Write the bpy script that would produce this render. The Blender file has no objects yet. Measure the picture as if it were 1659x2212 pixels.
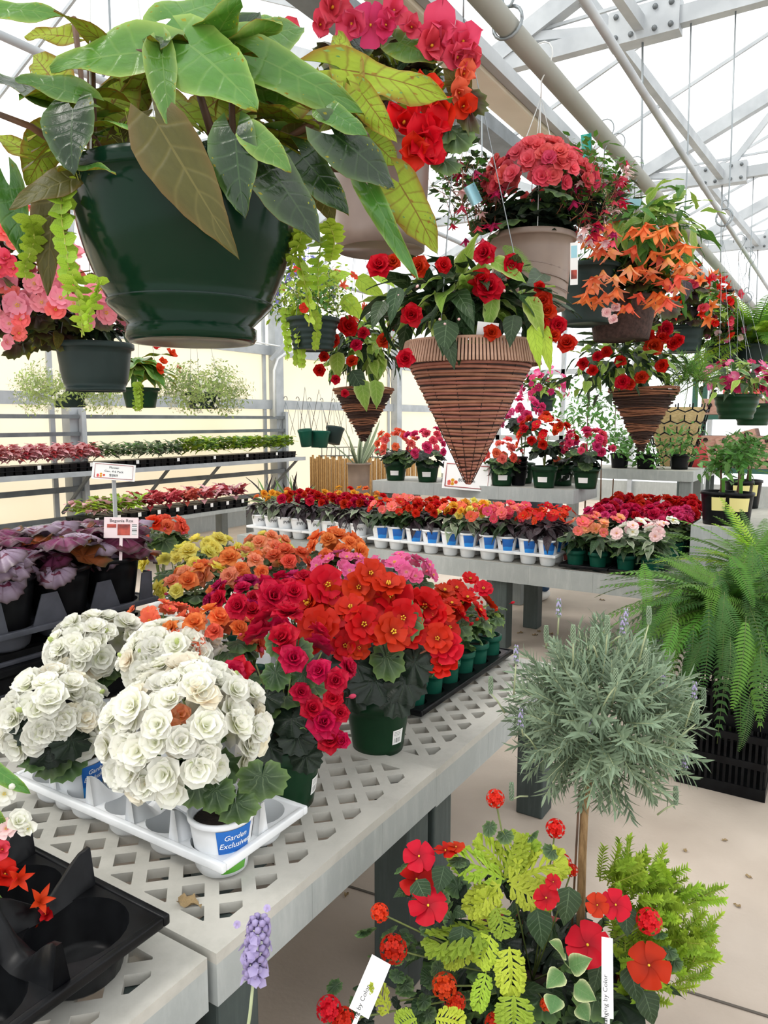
import bpy, bmesh, math, random
from mathutils import Vector as V, Matrix
R = random.Random(7)
PI = math.pi
SC = bpy.context.scene
COL = SC.collection
# ---------------------------------------------------------------- camera
FPX, CX, CY = 1600.0, 829.5, 1106.0
PITCH = math.atan(198 / FPX); YAW = math.radians(32.1)
EYE = V((0, 0, 1.55))
FW = V((-math.sin(YAW) * math.cos(PITCH), math.cos(YAW) * math.cos(PITCH), -math.sin(PITCH)))
RT = V((math.cos(YAW), math.sin(YAW), 0)); UP = RT.cross(FW)
cam_d = bpy.data.cameras.new('camera'); cam = bpy.data.objects.new('camera', cam_d); COL.objects.link(cam)
cam_d.sensor_fit = 'HORIZONTAL'; cam_d.sensor_width = 36; cam_d.lens = 36 * FPX / 1659; cam_d.clip_start = .02; cam_d.clip_end = 200
cam.matrix_world = Matrix((( RT.x, UP.x, -FW.x, EYE.x), (RT.y, UP.y, -FW.y, EYE.y), (RT.z, UP.z, -FW.z, EYE.z), (0, 0, 0, 1)))
SC.camera = cam
# ---------------------------------------------------------------- world, exposure
SC.view_settings.view_transform = 'Standard'; SC.view_settings.look = 'None'
SC.view_settings.exposure = 0.5; SC.view_settings.gamma = 1.0; SC.view_settings.use_curve_mapping = False
w = bpy.data.worlds.new('overcast_sky'); SC.world = w; w.use_nodes = True
bgn = w.node_tree.nodes['Background']; bgn.inputs[0].default_value = (0.96, 0.98, 1.0, 1); bgn.inputs[1].default_value = 1.35
sun_d = bpy.data.lights.new('sun', 'SUN'); sun_d.energy = 2.3; sun_d.angle = math.radians(18); sun_d.color = (1, .96, .9)
sun = bpy.data.objects.new('sun', sun_d); COL.objects.link(sun); sun.rotation_euler = (math.radians(28), math.radians(-24), 0)
SC.cycles.use_denoising = True
SC.cycles.max_bounces = 8; SC.cycles.transparent_max_bounces = 12; SC.cycles.sample_clamp_indirect = 6
# ---------------------------------------------------------------- pixel helpers: a point of the place seen along one direction
def ray(u, v): return FW + RT * ((u - CX) / FPX) + UP * ((CY - v) / FPX)
def U(u, v, t): return EYE + ray(u, v) * t
def UZ(u, v, z): d = ray(u, v); return EYE + d * ((z - EYE.z) / d.z)
def UY(u, v, y): d = ray(u, v); return EYE + d * (y / d.y)
def UX(u, v, x): d = ray(u, v); return EYE + d * (x / d.x)
def rr(a, b): return R.uniform(a, b)
# ---------------------------------------------------------------- materials
def lin(c):
    if isinstance(c, str): c = tuple(int(c[i:i + 2], 16) / 255 for i in (0, 2, 4))
    return tuple((x / 12.92 if x <= .04045 else ((x + .055) / 1.055) ** 2.4) for x in c) + (1,)
class NT:
    def __init__(s, m): s.t = m.node_tree; s.n = s.t.nodes; s.l = s.t.links
    def a(s, k, **kw):
        n = s.n.new(k)
        for i, x in kw.items():
            if i[0] == '_': setattr(n, i[1:], x)
        return n
    def math(s, op, a, b=0.0, c=None):
        n = s.n.new('ShaderNodeMath'); n.operation = op
        for i, x in enumerate((a, b) if c is None else (a, b, c)):
            if isinstance(x, (int, float)): n.inputs[i].default_value = x
            else: s.l.new(x, n.inputs[i])
        return n.outputs[0]
    def mix(s, f, a, b):
        n = s.n.new('ShaderNodeMix'); n.data_type = 'RGBA'
        for i, x in ((0, f), (6, a), (7, b)):
            if isinstance(x, (int, float, tuple)): n.inputs[i].default_value = x
            else: s.l.new(x, n.inputs[i])
        return n.outputs[2]
    def ramp(s, f, stops):
        n = s.n.new('ShaderNodeValToRGB'); s.l.new(f, n.inputs[0]); e = n.color_ramp.elements
        while len(e) < len(stops): e.new(.5)
        for i, (p, c) in enumerate(stops): e[i].position = p; e[i].color = c
        return n.outputs[0]
    def noise(s, scale, detail=3, co=None, rough=.5):
        n = s.n.new('ShaderNodeTexNoise'); n.inputs['Scale'].default_value = scale; n.inputs['Detail'].default_value = detail; n.inputs['Roughness'].default_value = rough
        if co is not None: s.l.new(co, n.inputs['Vector'])
        return n.outputs['Fac']
MATS = {}
def newmat(name):
    m = bpy.data.materials.new(name); m.use_nodes = True; MATS[name] = m
    return m, NT(m), m.node_tree.nodes['Principled BSDF'], m.node_tree.nodes['Material Output']
def finish(nt, bs, out, colour, trans):
    if isinstance(colour, tuple): bs.inputs['Base Color'].default_value = colour
    else: nt.l.new(colour, bs.inputs['Base Color'])
    if trans:
        tr = nt.n.new('ShaderNodeBsdfTranslucent'); mx = nt.n.new('ShaderNodeMixShader'); mx.inputs[0].default_value = trans
        if isinstance(colour, tuple): tr.inputs[0].default_value = colour
        else: nt.l.new(colour, tr.inputs[0])
        nt.l.new(bs.outputs[0], mx.inputs[1]); nt.l.new(tr.outputs[0], mx.inputs[2]); nt.l.new(mx.outputs[0], out.inputs[0])
def hsv_rnd(nt, colour, rnd, hue=.01):
    oi = nt.n.new('ShaderNodeObjectInfo'); h = nt.n.new('ShaderNodeHueSaturation')
    v = nt.math('MULTIPLY_ADD', oi.outputs['Random'], 2 * rnd, 1 - rnd); nt.l.new(v, h.inputs['Value'])
    r2 = nt.math('FRACT', nt.math('MULTIPLY', oi.outputs['Random'], 17.3)); nt.l.new(nt.math('MULTIPLY_ADD', r2, 2 * hue, .5 - hue), h.inputs['Hue'])
    if isinstance(colour, tuple): h.inputs['Color'].default_value = colour
    else: nt.l.new(colour, h.inputs['Color'])
    return h.outputs[0]
def mat(name, c, rough=.5, c2=None, scale=8, detail=4, trans=0, bump=0, bscale=None, rnd=0, metal=0, stretch=None, coat=0, lo=.35, hi=.65, spec=.5):
    m, nt, bs, out = newmat(name); col = lin(c)
    co = None
    tc = nt.n.new('ShaderNodeTexCoord'); co = tc.outputs['Object']
    if stretch:
        mp = nt.n.new('ShaderNodeMapping'); mp.inputs['Scale'].default_value = stretch; nt.l.new(co, mp.inputs[0]); co = mp.outputs[0]
    if c2: col = nt.ramp(nt.noise(scale, detail, co), [(lo, lin(c)), (hi, lin(c2))])
    if rnd: col = hsv_rnd(nt, col, rnd)
    bs.inputs['Roughness'].default_value = rough; bs.inputs['Metallic'].default_value = metal; bs.inputs['Coat Weight'].default_value = coat
    bs.inputs['Specular IOR Level'].default_value = spec
    if bump:
        b = nt.n.new('ShaderNodeBump'); b.inputs['Strength'].default_value = bump; b.inputs['Distance'].default_value = .004
        nt.l.new(nt.noise(bscale or scale * 4, 4, co), b.inputs['Height']); nt.l.new(b.outputs[0], bs.inputs['Normal'])
    finish(nt, bs, out, col, trans)
    return m
def leafmat(name, c, vein, edge=None, style='ovate', rough=.38, trans=.28, rnd=.18, veins=7, hue=.012, vstr=.75, blotch=None, under=None, spec=.3):
    """uv.x: -1..1 across the blade, uv.y: 0..1 from stalk to tip (ovate) / angle and radius (round)."""
    m, nt, bs, out = newmat(name)
    uv = nt.n.new('ShaderNodeTexCoord').outputs['UV']; sp = nt.n.new('ShaderNodeSeparateXYZ'); nt.l.new(uv, sp.inputs[0])
    x, y = sp.outputs[0], sp.outputs[1]
    if style == 'ovate':
        ax = nt.math('ABSOLUTE', nt.math('MULTIPLY_ADD', x, 2, -1))
        s = nt.math('SINE', nt.math('MULTIPLY', nt.math('MULTIPLY_ADD', ax, -.22, y), 2 * PI * veins))
        side = nt.math('POWER', nt.math('MULTIPLY_ADD', s, .5, .5), 14.0)
        mid = nt.math('LESS_THAN', ax, .035); f = nt.math('MAXIMUM', nt.math('MULTIPLY', side, .6), mid); e = ax
    else:
        s = nt.math('SINE', nt.math('MULTIPLY', x, 2 * PI * veins))
        f = nt.math('MULTIPLY', nt.math('POWER', nt.math('MULTIPLY_ADD', s, .5, .5), 18.0), nt.math('SUBTRACT', 1.05, y)); e = y
    base = lin(c)
    nz = nt.noise(9, 4, uv)
    col = nt.mix(nt.math('MULTIPLY', nz, .7), base, tuple(min(1, k * 1.7) for k in base[:3]) + (1,))
    if blotch:
        col = nt.mix(nt.math('GREATER_THAN', nt.noise(blotch[1], 2, uv), blotch[2]), col, lin(blotch[0]))
    if edge: col = nt.mix(nt.math('SMOOTH_MIN', 1.0, nt.math('POWER', e, 5.0 if style == 'ovate' else 4.0), .1), col, lin(edge))
    col = nt.mix(nt.math('MULTIPLY', f, vstr), col, lin(vein))
    if rnd: col = hsv_rnd(nt, col, rnd, hue)
    bs.inputs['Roughness'].default_value = rough; bs.inputs['Specular IOR Level'].default_value = spec
    b = nt.n.new('ShaderNodeBump'); b.inputs['Strength'].default_value = .35; b.inputs['Distance'].default_value = .003
    nt.l.new(nt.math('MULTIPLY_ADD', f, -1, nz), b.inputs['Height']); nt.l.new(b.outputs[0], bs.inputs['Normal'])
    finish(nt, bs, out, col, trans)
    return m
def petalmat(name, c, cin=None, trans=.3, rnd=.1, rough=.55, hue=.008, edge=None):
    m, nt, bs, out = newmat(name)
    uv = nt.n.new('ShaderNodeTexCoord').outputs['UV']; sp = nt.n.new('ShaderNodeSeparateXYZ'); nt.l.new(uv, sp.inputs[0])
    st = [(0, lin(cin or c)), (.55, lin(c))] + ([(1, lin(edge))] if edge else [])
    col = nt.ramp(sp.outputs[1], st)
    if rnd: col = hsv_rnd(nt, col, rnd, hue)
    bs.inputs['Roughness'].default_value = rough; bs.inputs['Specular IOR Level'].default_value = .25
    finish(nt, bs, out, col, trans)
    return m
# ---------------------------------------------------------------- mesh builder
class MB:
    def __init__(s): s.v = []; s.f = []; s.m = []; s.uv = []
    def add(s, vs, fs, mi=0, uv=None, T=None):
        o = len(s.v)
        if T is not None: vs = [T @ V(p) for p in vs]
        s.v += [tuple(p) for p in vs]; s.uv += (uv or [(0, 0)] * len(vs))
        for f in fs: s.f.append(tuple(i + o for i in f)); s.m.append(mi)
        return s
    def mesh(s, name, mats, smooth=True):
        me = bpy.data.meshes.new(name); me.from_pydata(s.v, [], s.f)
        for m in (mats if isinstance(mats, (list, tuple)) else [mats]): me.materials.append(MATS[m] if isinstance(m, str) else m)
        me.polygons.foreach_set('material_index', s.m); me.polygons.foreach_set('use_smooth', [smooth] * len(s.f))
        ul = me.uv_layers.new(name='UVMap'); li = [0] * len(me.loops); me.loops.foreach_get('vertex_index', li)
        ul.data.foreach_set('uv', [c for i in li for c in s.uv[i]])
        me.update(); return me
    # shapes
    def lathe(s, prof, n=32, mi=0, c=(0, 0, 0), T=None):
        vs = []; fs = []; uv = []
        for j, (r, z) in enumerate(prof):
            for i in range(n):
                a = 2 * PI * i / n; vs.append((c[0] + r * math.cos(a), c[1] + r * math.sin(a), c[2] + z)); uv.append((i / n, j / max(1, len(prof) - 1)))
        for j in range(len(prof) - 1):
            for i in range(n): fs.append((j * n + i, j * n + (i + 1) % n, (j + 1) * n + (i + 1) % n, (j + 1) * n + i))
        return s.add(vs, fs, mi, uv, T)
    def disc(s, r, z, n=24, mi=0, c=(0, 0), up=True):
        vs = [(c[0] + r * math.cos(2 * PI * i / n), c[1] + r * math.sin(2 * PI * i / n), z) for i in range(n)]
        return s.add(vs, [tuple(range(n)) if up else tuple(reversed(range(n)))], mi, [(.5, .5)] * n)
    def box(s, lo, hi, mi=0, T=None, bev=0):
        lo = V(lo); hi = V(hi)
        if bev:
            bm = bmesh.new(); bmesh.ops.create_cube(bm, size=1)
            for q in bm.verts: q.co = V((lo[k] + (q.co[k] + .5) * (hi[k] - lo[k]) for k in range(3)))
            bmesh.ops.bevel(bm, geom=bm.edges[:], offset=bev, segments=2, profile=.5, affect='EDGES')
            bm.verts.index_update(); vs = [q.co.copy() for q in bm.verts]; fs = [tuple(q.index for q in f.verts) for f in bm.faces]; bm.free()
            return s.add(vs, fs, mi, None, T)
        vs = [(x, y, z) for z in (lo.z, hi.z) for y in (lo.y, hi.y) for x in (lo.x, hi.x)]
        return s.add(vs, [(0, 2, 3, 1), (4, 5, 7, 6), (0, 1, 5, 4), (2, 6, 7, 3), (0, 4, 6, 2), (1, 3, 7, 5)], mi, None, T)
    def tube(s, pts, r, n=6, mi=0, cap=True):
        pts = [V(p) for p in pts]; rs = r if isinstance(r, (list, tuple)) else [r] * len(pts)
        vs = []; fs = []; uv = []; prev = None
        for j, p in enumerate(pts):
            d = (pts[min(j + 1, len(pts) - 1)] - pts[max(j - 1, 0)]).normalized()
            if prev is None: a = d.orthogonal().normalized()
            else:
                a = prev - d * prev.dot(d); a = a.normalized() if a.length > 1e-6 else d.orthogonal().normalized()
            prev = a; b = d.cross(a)
            for i in range(n):
                t = 2 * PI * i / n; vs.append(p + (a * math.cos(t) + b * math.sin(t)) * rs[j]); uv.append((i / n, j / len(pts)))
        for j in range(len(pts) - 1):
            for i in range(n): fs.append((j * n + i, j * n + (i + 1) % n, (j + 1) * n + (i + 1) % n, (j + 1) * n + i))
        if cap: fs += [tuple(reversed(range(n))), tuple(range((len(pts) - 1) * n, len(pts) * n))]
        return s.add(vs, fs, mi, uv)
    def beam(s, a, b, w, h, mi=0, up=(0, 0, 1)):
        a = V(a); b = V(b); d = b - a; L = d.length; d.normalize(); u = V(up)
        if abs(d.dot(u)) > .98: u = V((1, 0, 0))
        x = d.cross(u).normalized(); z = x.cross(d)
        T = Matrix(((x.x, d.x, z.x, a.x), (x.y, d.y, z.y, a.y), (x.z, d.z, z.z, a.z), (0, 0, 0, 1)))
        return s.box((-w / 2, 0, -h / 2), (w / 2, L, h / 2), mi, T)
    def ball(s, c, r, mi=0, n=8, k=5):
        r = r if isinstance(r, tuple) else (r, r, r)
        vs = []; fs = []
        for j in range(k + 1):
            a = PI * j / k
            for i in range(n):
                b = 2 * PI * i / n; vs.append((c[0] + r[0] * math.sin(a) * math.cos(b), c[1] + r[1] * math.sin(a) * math.sin(b), c[2] + r[2] * math.cos(a)))
        for j in range(k):
            for i in range(n): fs.append((j * n + i, (j + 1) * n + i, (j + 1) * n + (i + 1) % n, j * n + (i + 1) % n))
        return s.add(vs, fs, mi, [(.5, .5)] * len(vs))
# ---------------------------------------------------------------- objects
WL = {}
def thing(name, label, cat, loc=(0, 0, 0), group=None):
    o = bpy.data.objects.new(name, None); COL.objects.link(o); o.location = loc; o.empty_display_size = .05
    o['label'] = label; o['category'] = cat; WL[o.name] = V(loc)
    if group: o['group'] = group
    return o
def put(name, me, parent=None, T=None, loc=None):
    """one mesh object; T / loc are in world space, parents carry no rotation"""
    o = bpy.data.objects.new(name, me); COL.objects.link(o)
    base = WL[parent.name] if parent else V((0, 0, 0))
    if T is not None:
        M = Matrix.Translation(-base) @ T; o.matrix_basis = M
    elif loc is not None: o.location = V(loc) - base
    else: o.location = -base
    if parent: o.parent = parent
    WL[o.name] = V(loc) if loc is not None else V((0, 0, 0))
    return o
def tag(o, label, cat, group=None):
    o['label'] = label; o['category'] = cat
    if group: o['group'] = group
    return o
def struct(name, me, label=None, parent=None):
    o = put(name, me, parent); o['kind'] = 'structure'
    if not parent: o['label'] = label; o['category'] = name.split('_')[0]
    return o
def aim(pos, z, spin=0.0, s=1.0, xhint=None):
    """matrix with local +Z along z"""
    z = V(z).normalized(); x = V(xhint) if xhint is not None else z.orthogonal(); x = (x - z * x.dot(z))
    x = x.normalized() if x.length > 1e-6 else z.orthogonal().normalized(); y = z.cross(x)
    c, n = math.cos(spin), math.sin(spin); x, y = x * c + y * n, y * c - x * n
    sx, sy, sz = s if isinstance(s, tuple) else (s, s, s)
    return Matrix(((x.x * sx, y.x * sy, z.x * sz, pos[0]), (x.y * sx, y.y * sy, z.y * sz, pos[1]), (x.z * sx, y.z * sy, z.z * sz, pos[2]), (0, 0, 0, 1)))
def laid(pos, d, nrm, s=1.0):
    """leaf matrix: local +Y along d, local +Z near nrm"""
    d = V(d).normalized(); n = V(nrm); n = n - d * n.dot(d); n = n.normalized() if n.length > 1e-6 else d.orthogonal().normalized(); x = d.cross(n)
    sx, sy, sz = s if isinstance(s, tuple) else (s, s, s)
    return Matrix(((x.x * sx, d.x * sy, n.x * sz, pos[0]), (x.y * sx, d.y * sy, n.y * sz, pos[1]), (x.z * sx, d.z * sy, n.z * sz, pos[2]), (0, 0, 0, 1)))
# ================================================================ materials of the place
mat('concrete', 'a89a8c', .8, 'cabcae', 1.6, 8, bump=.25, bscale=60, lo=.3, hi=.7)
mat('joint', '5d564e', .9)
mat('steel', 'a2a7ab', .5, 'b4b9bc', 5, 3, metal=.1)
mat('steel_dark', '585e61', .5, '6c7275', 6, 3, metal=.1)
mat('pipe', '8f9088', .55, '999a92', 3, 2, spec=.3)
mat('cream_beam', 'e2dccb', .5, 'd2cbb8', 3, 3)
mat('wire', '8f9699', .4, metal=.6)
mat('white_wire', 'd8dad8', .45)
mat('black_plastic', '0d0d0f', .32, '17181a', 20, 3, spec=.14)
mat('grey_tray', '44464d', .42, '50525a', 15, 3, spec=.14)
mat('white_plastic', 'eceef0', .4, 'dfe2e4', 12, 3)
mat('tray_inside', 'd9dcde', .5)
mat('pot_green', '14301d', .3, '1b3a25', 9, 3, spec=.14)
mat('pot_teal', '0f4436', .35, '155040', 9, 3, spec=.14)
mat('pot_dark', '0a2417', .17, '0c281a', 3, 3, spec=.13)
mat('pot_slate', '253230', .38, '2c3a38', 6, 3, spec=.14)
mat('pot_tan', '76655a', .45, '837163', 6, 3)
mat('pot_taupe', '6d5d54', .35, '7b6b62', 6, 3)
mat('coir', '2a1b16', .9, '45302a', 60, 4, bump=.8, bscale=90)
mat('soil', '1c1410', .95, '33261d', 40, 3, bump=.6)
mat('paper', 'f1f0ee', .6)
mat('paper_teal', '3fb7a8', .6)
mat('paper_blue', '9fd0dd', .6)
mat('paper_pink', 'e9d5d6', .6)
mat('ink', '2a2a2c', .7); mat('ink_white', 'f4f6f8', .6); mat('ink_red', 'a32c2c', .6); mat('ink_green', '5a9436', .6); mat('ink_blue', '1e6fb8', .6)
mat('tag_yellow', 'ddd28a', .6); mat('tag_brown', '6a2b26', .6, 'c05040', 30, 2)
mat('stick', '8a6a45', .8, 'b08d63', 20, 4, stretch=(6, 6, 1), bump=.5)
mat('stem_green', '4f5d2c', .5, '6d7a3a', 20, 3); mat('stem_brown', '4a3524', .6, '6b4a33', 20, 3); mat('stem_red', '7d4632', .5, '96603f', 20, 3)
mat('stem_pale', 'aab48c', .6); mat('stem_yellow', 'a8ad4c', .6)
mat('dry_leaf', 'a48b63', .8, '7d6a4a', 60, 3); mat('box_terracotta', 'a87c6b', .75, 'bb9484', 12, 4, stretch=(1, 1, 6)); mat('box_hole', '2a1613', .9)
mat('shelf_green', '2e5b4e', .5); mat('reed', 'c49a5f', .8, '8d6434', 60, 4, stretch=(8, 8, .5), bump=.6)
mat('denim', '27415f', .8, '34567c', 40, 3); mat('shoe', 'd8d4cf', .6); mat('skin', 'c99a7c', .5); mat('shirt', '77808a', .7)
mat('rattan', '96604c', .6, '80503e', 24, 3, rnd=.12); mat('rattan_rim', 'a98670', .6, '94705b', 24, 3); mat('rattan_wire', '2c1812', .8)
mat('vine_dark', '2e1d16', .9, '4a2d20', 40, 4, stretch=(1, 1, 8), bump=.9); mat('vine_light', '7a4a33', .85, '9c6748', 40, 4, stretch=(1, 1, 8), bump=.9)
mat('straw', 'c2ab7c', .8, 'a08858', 30, 4, stretch=(1, 1, 9)); mat('white_mesh', 'e6e9ea', .6); mat('magenta', 'b04f9a', .6)
def plasticwood(name, a, b, c, str_):
    m, nt, bs, out = newmat(name); co = nt.n.new('ShaderNodeTexCoord').outputs['Object']
    n1 = nt.noise(3.5, 6, co, .65); n2 = nt.noise(45, 3, co)
    mp = nt.n.new('ShaderNodeMapping'); mp.inputs['Scale'].default_value = str_; nt.l.new(co, mp.inputs[0]); n3 = nt.noise(9, 5, mp.outputs[0], .7)
    col = nt.ramp(n1, [(.3, lin(a)), (.7, lin(b))]); col = nt.mix(nt.math('MULTIPLY', nt.ramp(n3, [(.48, (0, 0, 0, 1)), (.75, (1, 1, 1, 1))]), .55), col, lin(c))
    col = nt.mix(nt.math('MULTIPLY', n2, .25), col, lin(a))
    bs.inputs['Roughness'].default_value = .62
    bp = nt.n.new('ShaderNodeBump'); bp.inputs['Strength'].default_value = .25; bp.inputs['Distance'].default_value = .003; nt.l.new(n2, bp.inputs['Height']); nt.l.new(bp.outputs[0], bs.inputs['Normal'])
    finish(nt, bs, out, col, 0)
plasticwood('bench_top', 'b0aea6', 'c4c1b8', '99988f', (1, 1, 1))
plasticwood('bench_side', '989d9b', 'a9adab', 'bfc2bf', (3, 3, .6))
plasticwood('bench_leg', '353f3d', '46514f', '5b6563', (6, 6, .4))
plasticwood('bench_leg_grey', '727876', '868b89', '979b99', (6, 6, .4))
def sheet(name, c, transp, c2=None):
    m, nt, bs, out = newmat(name); nt.n.remove(bs)
    a = nt.n.new('ShaderNodeBsdfTransparent'); b = nt.n.new('ShaderNodeBsdfTranslucent'); d = nt.n.new('ShaderNodeBsdfDiffuse')
    m1 = nt.n.new('ShaderNodeMixShader'); m2 = nt.n.new('ShaderNodeMixShader'); m1.inputs[0].default_value = .3; m2.inputs[0].default_value = transp
    co = nt.n.new('ShaderNodeTexCoord').outputs['Object']
    col = nt.ramp(nt.noise(.7, 5, co), [(.3, lin(c)), (.7, lin(c2 or c))])
    for s_ in (b, d): nt.l.new(col, s_.inputs[0])
    a.inputs[0].default_value = (1, 1, 1, 1)
    nt.l.new(b.outputs[0], m1.inputs[1]); nt.l.new(d.outputs[0], m1.inputs[2]); nt.l.new(m1.outputs[0], m2.inputs[1]); nt.l.new(a.outputs[0], m2.inputs[2]); nt.l.new(m2.outputs[0], out.inputs[0])
sheet('roof_sheet', 'f6f8f8', .72); sheet('wall_cream', 'f2e9d6', .02, 'f5eedf'); sheet('wall_white', 'f7f4ea', .35); sheet('end_sheet', 'f6f8f6', .5)
# ================================================================ shell
XW, XG, XR, YE, ZG = -7.6, -2.8, 1.4, 14.5, 4.0
TY = [-1.77, 1.79, 5.35, 8.91, 12.47]
fl = struct('floor', MB().box((-9, -6, -.1), (9, 16, 0)).mesh('floor', 'concrete', False), 'pale beige concrete greenhouse floor with dark joint lines')
for i, (a, b) in enumerate(((UZ(1540, 2160, 0), UZ(1659, 2197, 0)), ((-6, 3.55, 0), (6, 3.55, 0)))):
    a = V(a); b = V(b); d = (b - a).normalized(); a = a - d * (3 if i == 0 else 0); b = b + d * 2
    a.z = b.z = .002; struct('joint_line', MB().beam(a, b, .008, .003).mesh('joint_line', 'joint', False), None, fl)
# roof
ce = struct('ceiling', MB().beam((XG, -4, ZG), (XG, YE, ZG), .22, .12).mesh('ceiling', 'steel_dark', False), 'translucent white greenhouse roof of sheets on a long grey valley gutter')
slopes = [((XG, ZG), (XR, ZG + .45 * (XR - XG))), ((2 * XR - XG, ZG), (XR, ZG + .45 * (XR - XG))), ((XG, ZG), (-5.2, 5.08)), ((XW, ZG), (-5.2, 5.08))]
ys = [-4, -2.96, -1.77] + [TY[0] + 3.56 / 3 * k for k in range(1, 13)] + [13.5, YE]
for (x0, z0), (x1, z1) in slopes:
    for a, b in zip(ys, ys[1:]):
        e = .09
        struct('roof_pane', MB().box((-.5, -.5, -.5), (.5, .5, .5), 0, Matrix(((x1 - x0, 0, 0, (x0 + x1) / 2), (0, b - a - .02, 0, (a + b) / 2), (z1 - z0, 0, .008, (z0 + z1) / 2 + e), (0, 0, 0, 1)))).mesh('roof_pane', 'roof_sheet', False), None, ce)
    for k, y in enumerate(ys[1:-1]):
        if all(abs(y - t) > .1 for t in TY): struct('glazing_bar', MB().beam((x0, y, z0 + .05), (x1, y, z1 + .05), .022, .03).mesh('glazing_bar', 'steel', False), None, ce)
for f in (.72,):
    for (x0, z0), (x1, z1) in slopes[:1]:
        x = x0 + (x1 - x0) * f; z = z0 + (z1 - z0) * f
        struct('purlin', MB().beam((x, -4, z - .06), (x, YE, z - .06), .07, .09).mesh('purlin', 'steel', False), None, ce)
# trusses: rafters, tie, webs, gussets
for k, y in enumerate(TY):
    tr = struct('trim_%d' % (k + 1), MB().beam((XG, y, ZG), (XR, y, ZG + .45 * (XR - XG)), .1, .13).mesh('rafter', 'steel', False), 'galvanised roof truss number %d from the gutter side wall' % (k + 1))
    def bar(nm, a, b, w=.06, h=.08): struct(nm, MB().beam(a, b, w, h).mesh(nm, 'steel', False), None, tr)
    rz = lambda x: ZG + .45 * (x - XG)
    bar('rafter', (2 * XR - XG, y, ZG), (XR, y, rz(XR)), .1, .13); bar('rafter', (XG, y, ZG), (-5.2, y, 5.08), .1, .13); bar('rafter', (XW, y, ZG), (-5.2, y, 5.08), .1, .13)
    zc = ZG + .12; bar('tie_beam', (XG, y, zc), (2 * XR - XG, y, zc + .02), .08, .11); bar('tie_beam', (XW, y, zc), (XG, y, zc), .08, .11)
    for a, b in ((-2.15, -1.34), (-.72, -1.34), (-.72, .2), (1.4, .2)): bar('web', (a, y, rz(a) - .03), (b, y, zc), .05, .06)
    bar('tie_rod', (XG, y, zc + .16), (2 * XR - XG, y, zc + .26), .02, .02)
    g = struct('gusset', MB().box((-1.55, y - .062, zc - .09), (-1.1, y + .062, zc + .12)).mesh('gusset', 'steel', False), None, tr)
    bm_ = MB()
    for bx_ in (-1.5, -1.4, -1.25, -1.15):
        for bz in (-.05, .08): bm_.lathe([(.018, 0), (.016, .014), (0, .016)], 8, 0, (0, 0, 0), Matrix(((1, 0, 0, bx_), (0, 0, -1, y - .062), (0, 1, 0, zc + bz), (0, 0, 0, 1))))
    struct('bolts', bm_.mesh('bolts', 'steel_dark'), None, tr)
    if k < 4 and k > 0:
        bar('brace', (-1.75, y, rz(-1.75) - .04), (-1.34, y + 3.56, zc), .06, .09)
    struct('hanger_rod', MB().tube([(-1.34, y, zc), (-1.3, y, 2.9)], .008, 6).mesh('hanger_rod', 'wire'), None, tr)
# left side wall: sheets between posts, girts
wl = struct('wall_left', MB().box((XW - .02, -5, -.05), (XW + .02, YE, .25)).mesh('wall_left', 'bench_side', False), 'cream translucent side wall of the greenhouse')
wy = [-5, -1.77, 1.79, 5.35, 8.91, 12.47, YE]
for a, b in zip(wy, wy[1:]):
    struct('wall_panel', MB().box((XW - .01, a + .01, .25), (XW + .01, b - .01, 2.6)).mesh('wall_panel', 'wall_cream', False), None, wl)
    struct('wall_panel', MB().box((XW - .01, a + .01, 2.6), (XW + .01, b - .01, 4.05)).mesh('wall_panel', 'wall_white', False), None, wl)
for y in wy[1:-1]:
    struct('wall_post', MB().box((XW + .02, y - .13, 0), (XW + .16, y + .05, 4.1)).box((XW + .03, y - .3, 0), (XW + .06, y - .24, 4.1)).mesh('wall_post', 'steel', False), None, wl)
for z in (1.79, 2.6):
    struct('girt', MB().box((XW + .02, -5, z - .07), (XW + .07, YE, z + .07)).mesh('girt', 'steel', False), None, wl)
# end wall
we = struct('wall_back', MB().box((XW, YE - .02, -.05), (6, YE + .02, .4)).mesh('wall_back', 'bench_side', False), 'bright white translucent end wall of the greenhouse')
xs = [XW + k * 1.36 for k in range(11)]
for a, b in zip(xs, xs[1:]):
    h = lambda x: ZG + (.45 * (min(x, 2 * XR - x) - XG) if x > XG else .45 * (2.4 - abs(x + 5.2)))
    struct('wall_panel', MB().add([(a + .01, YE, .4), (b - .01, YE, .4), (b - .01, YE, h(b)), (a + .01, YE, h(a))], [(0, 1, 2, 3)]).mesh('wall_panel', 'end_sheet', False), None, we)
    struct('wall_post', MB().box((b - .04, YE - .1, 0), (b + .04, YE - .02, h(b))).mesh('wall_post', 'steel', False), None, we)
for z in (1.2, 2.5): struct('girt', MB().box((XW, YE - .1, z - .05), (6, YE - .02, z + .05)).mesh('girt', 'steel', False), None, we)
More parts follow.
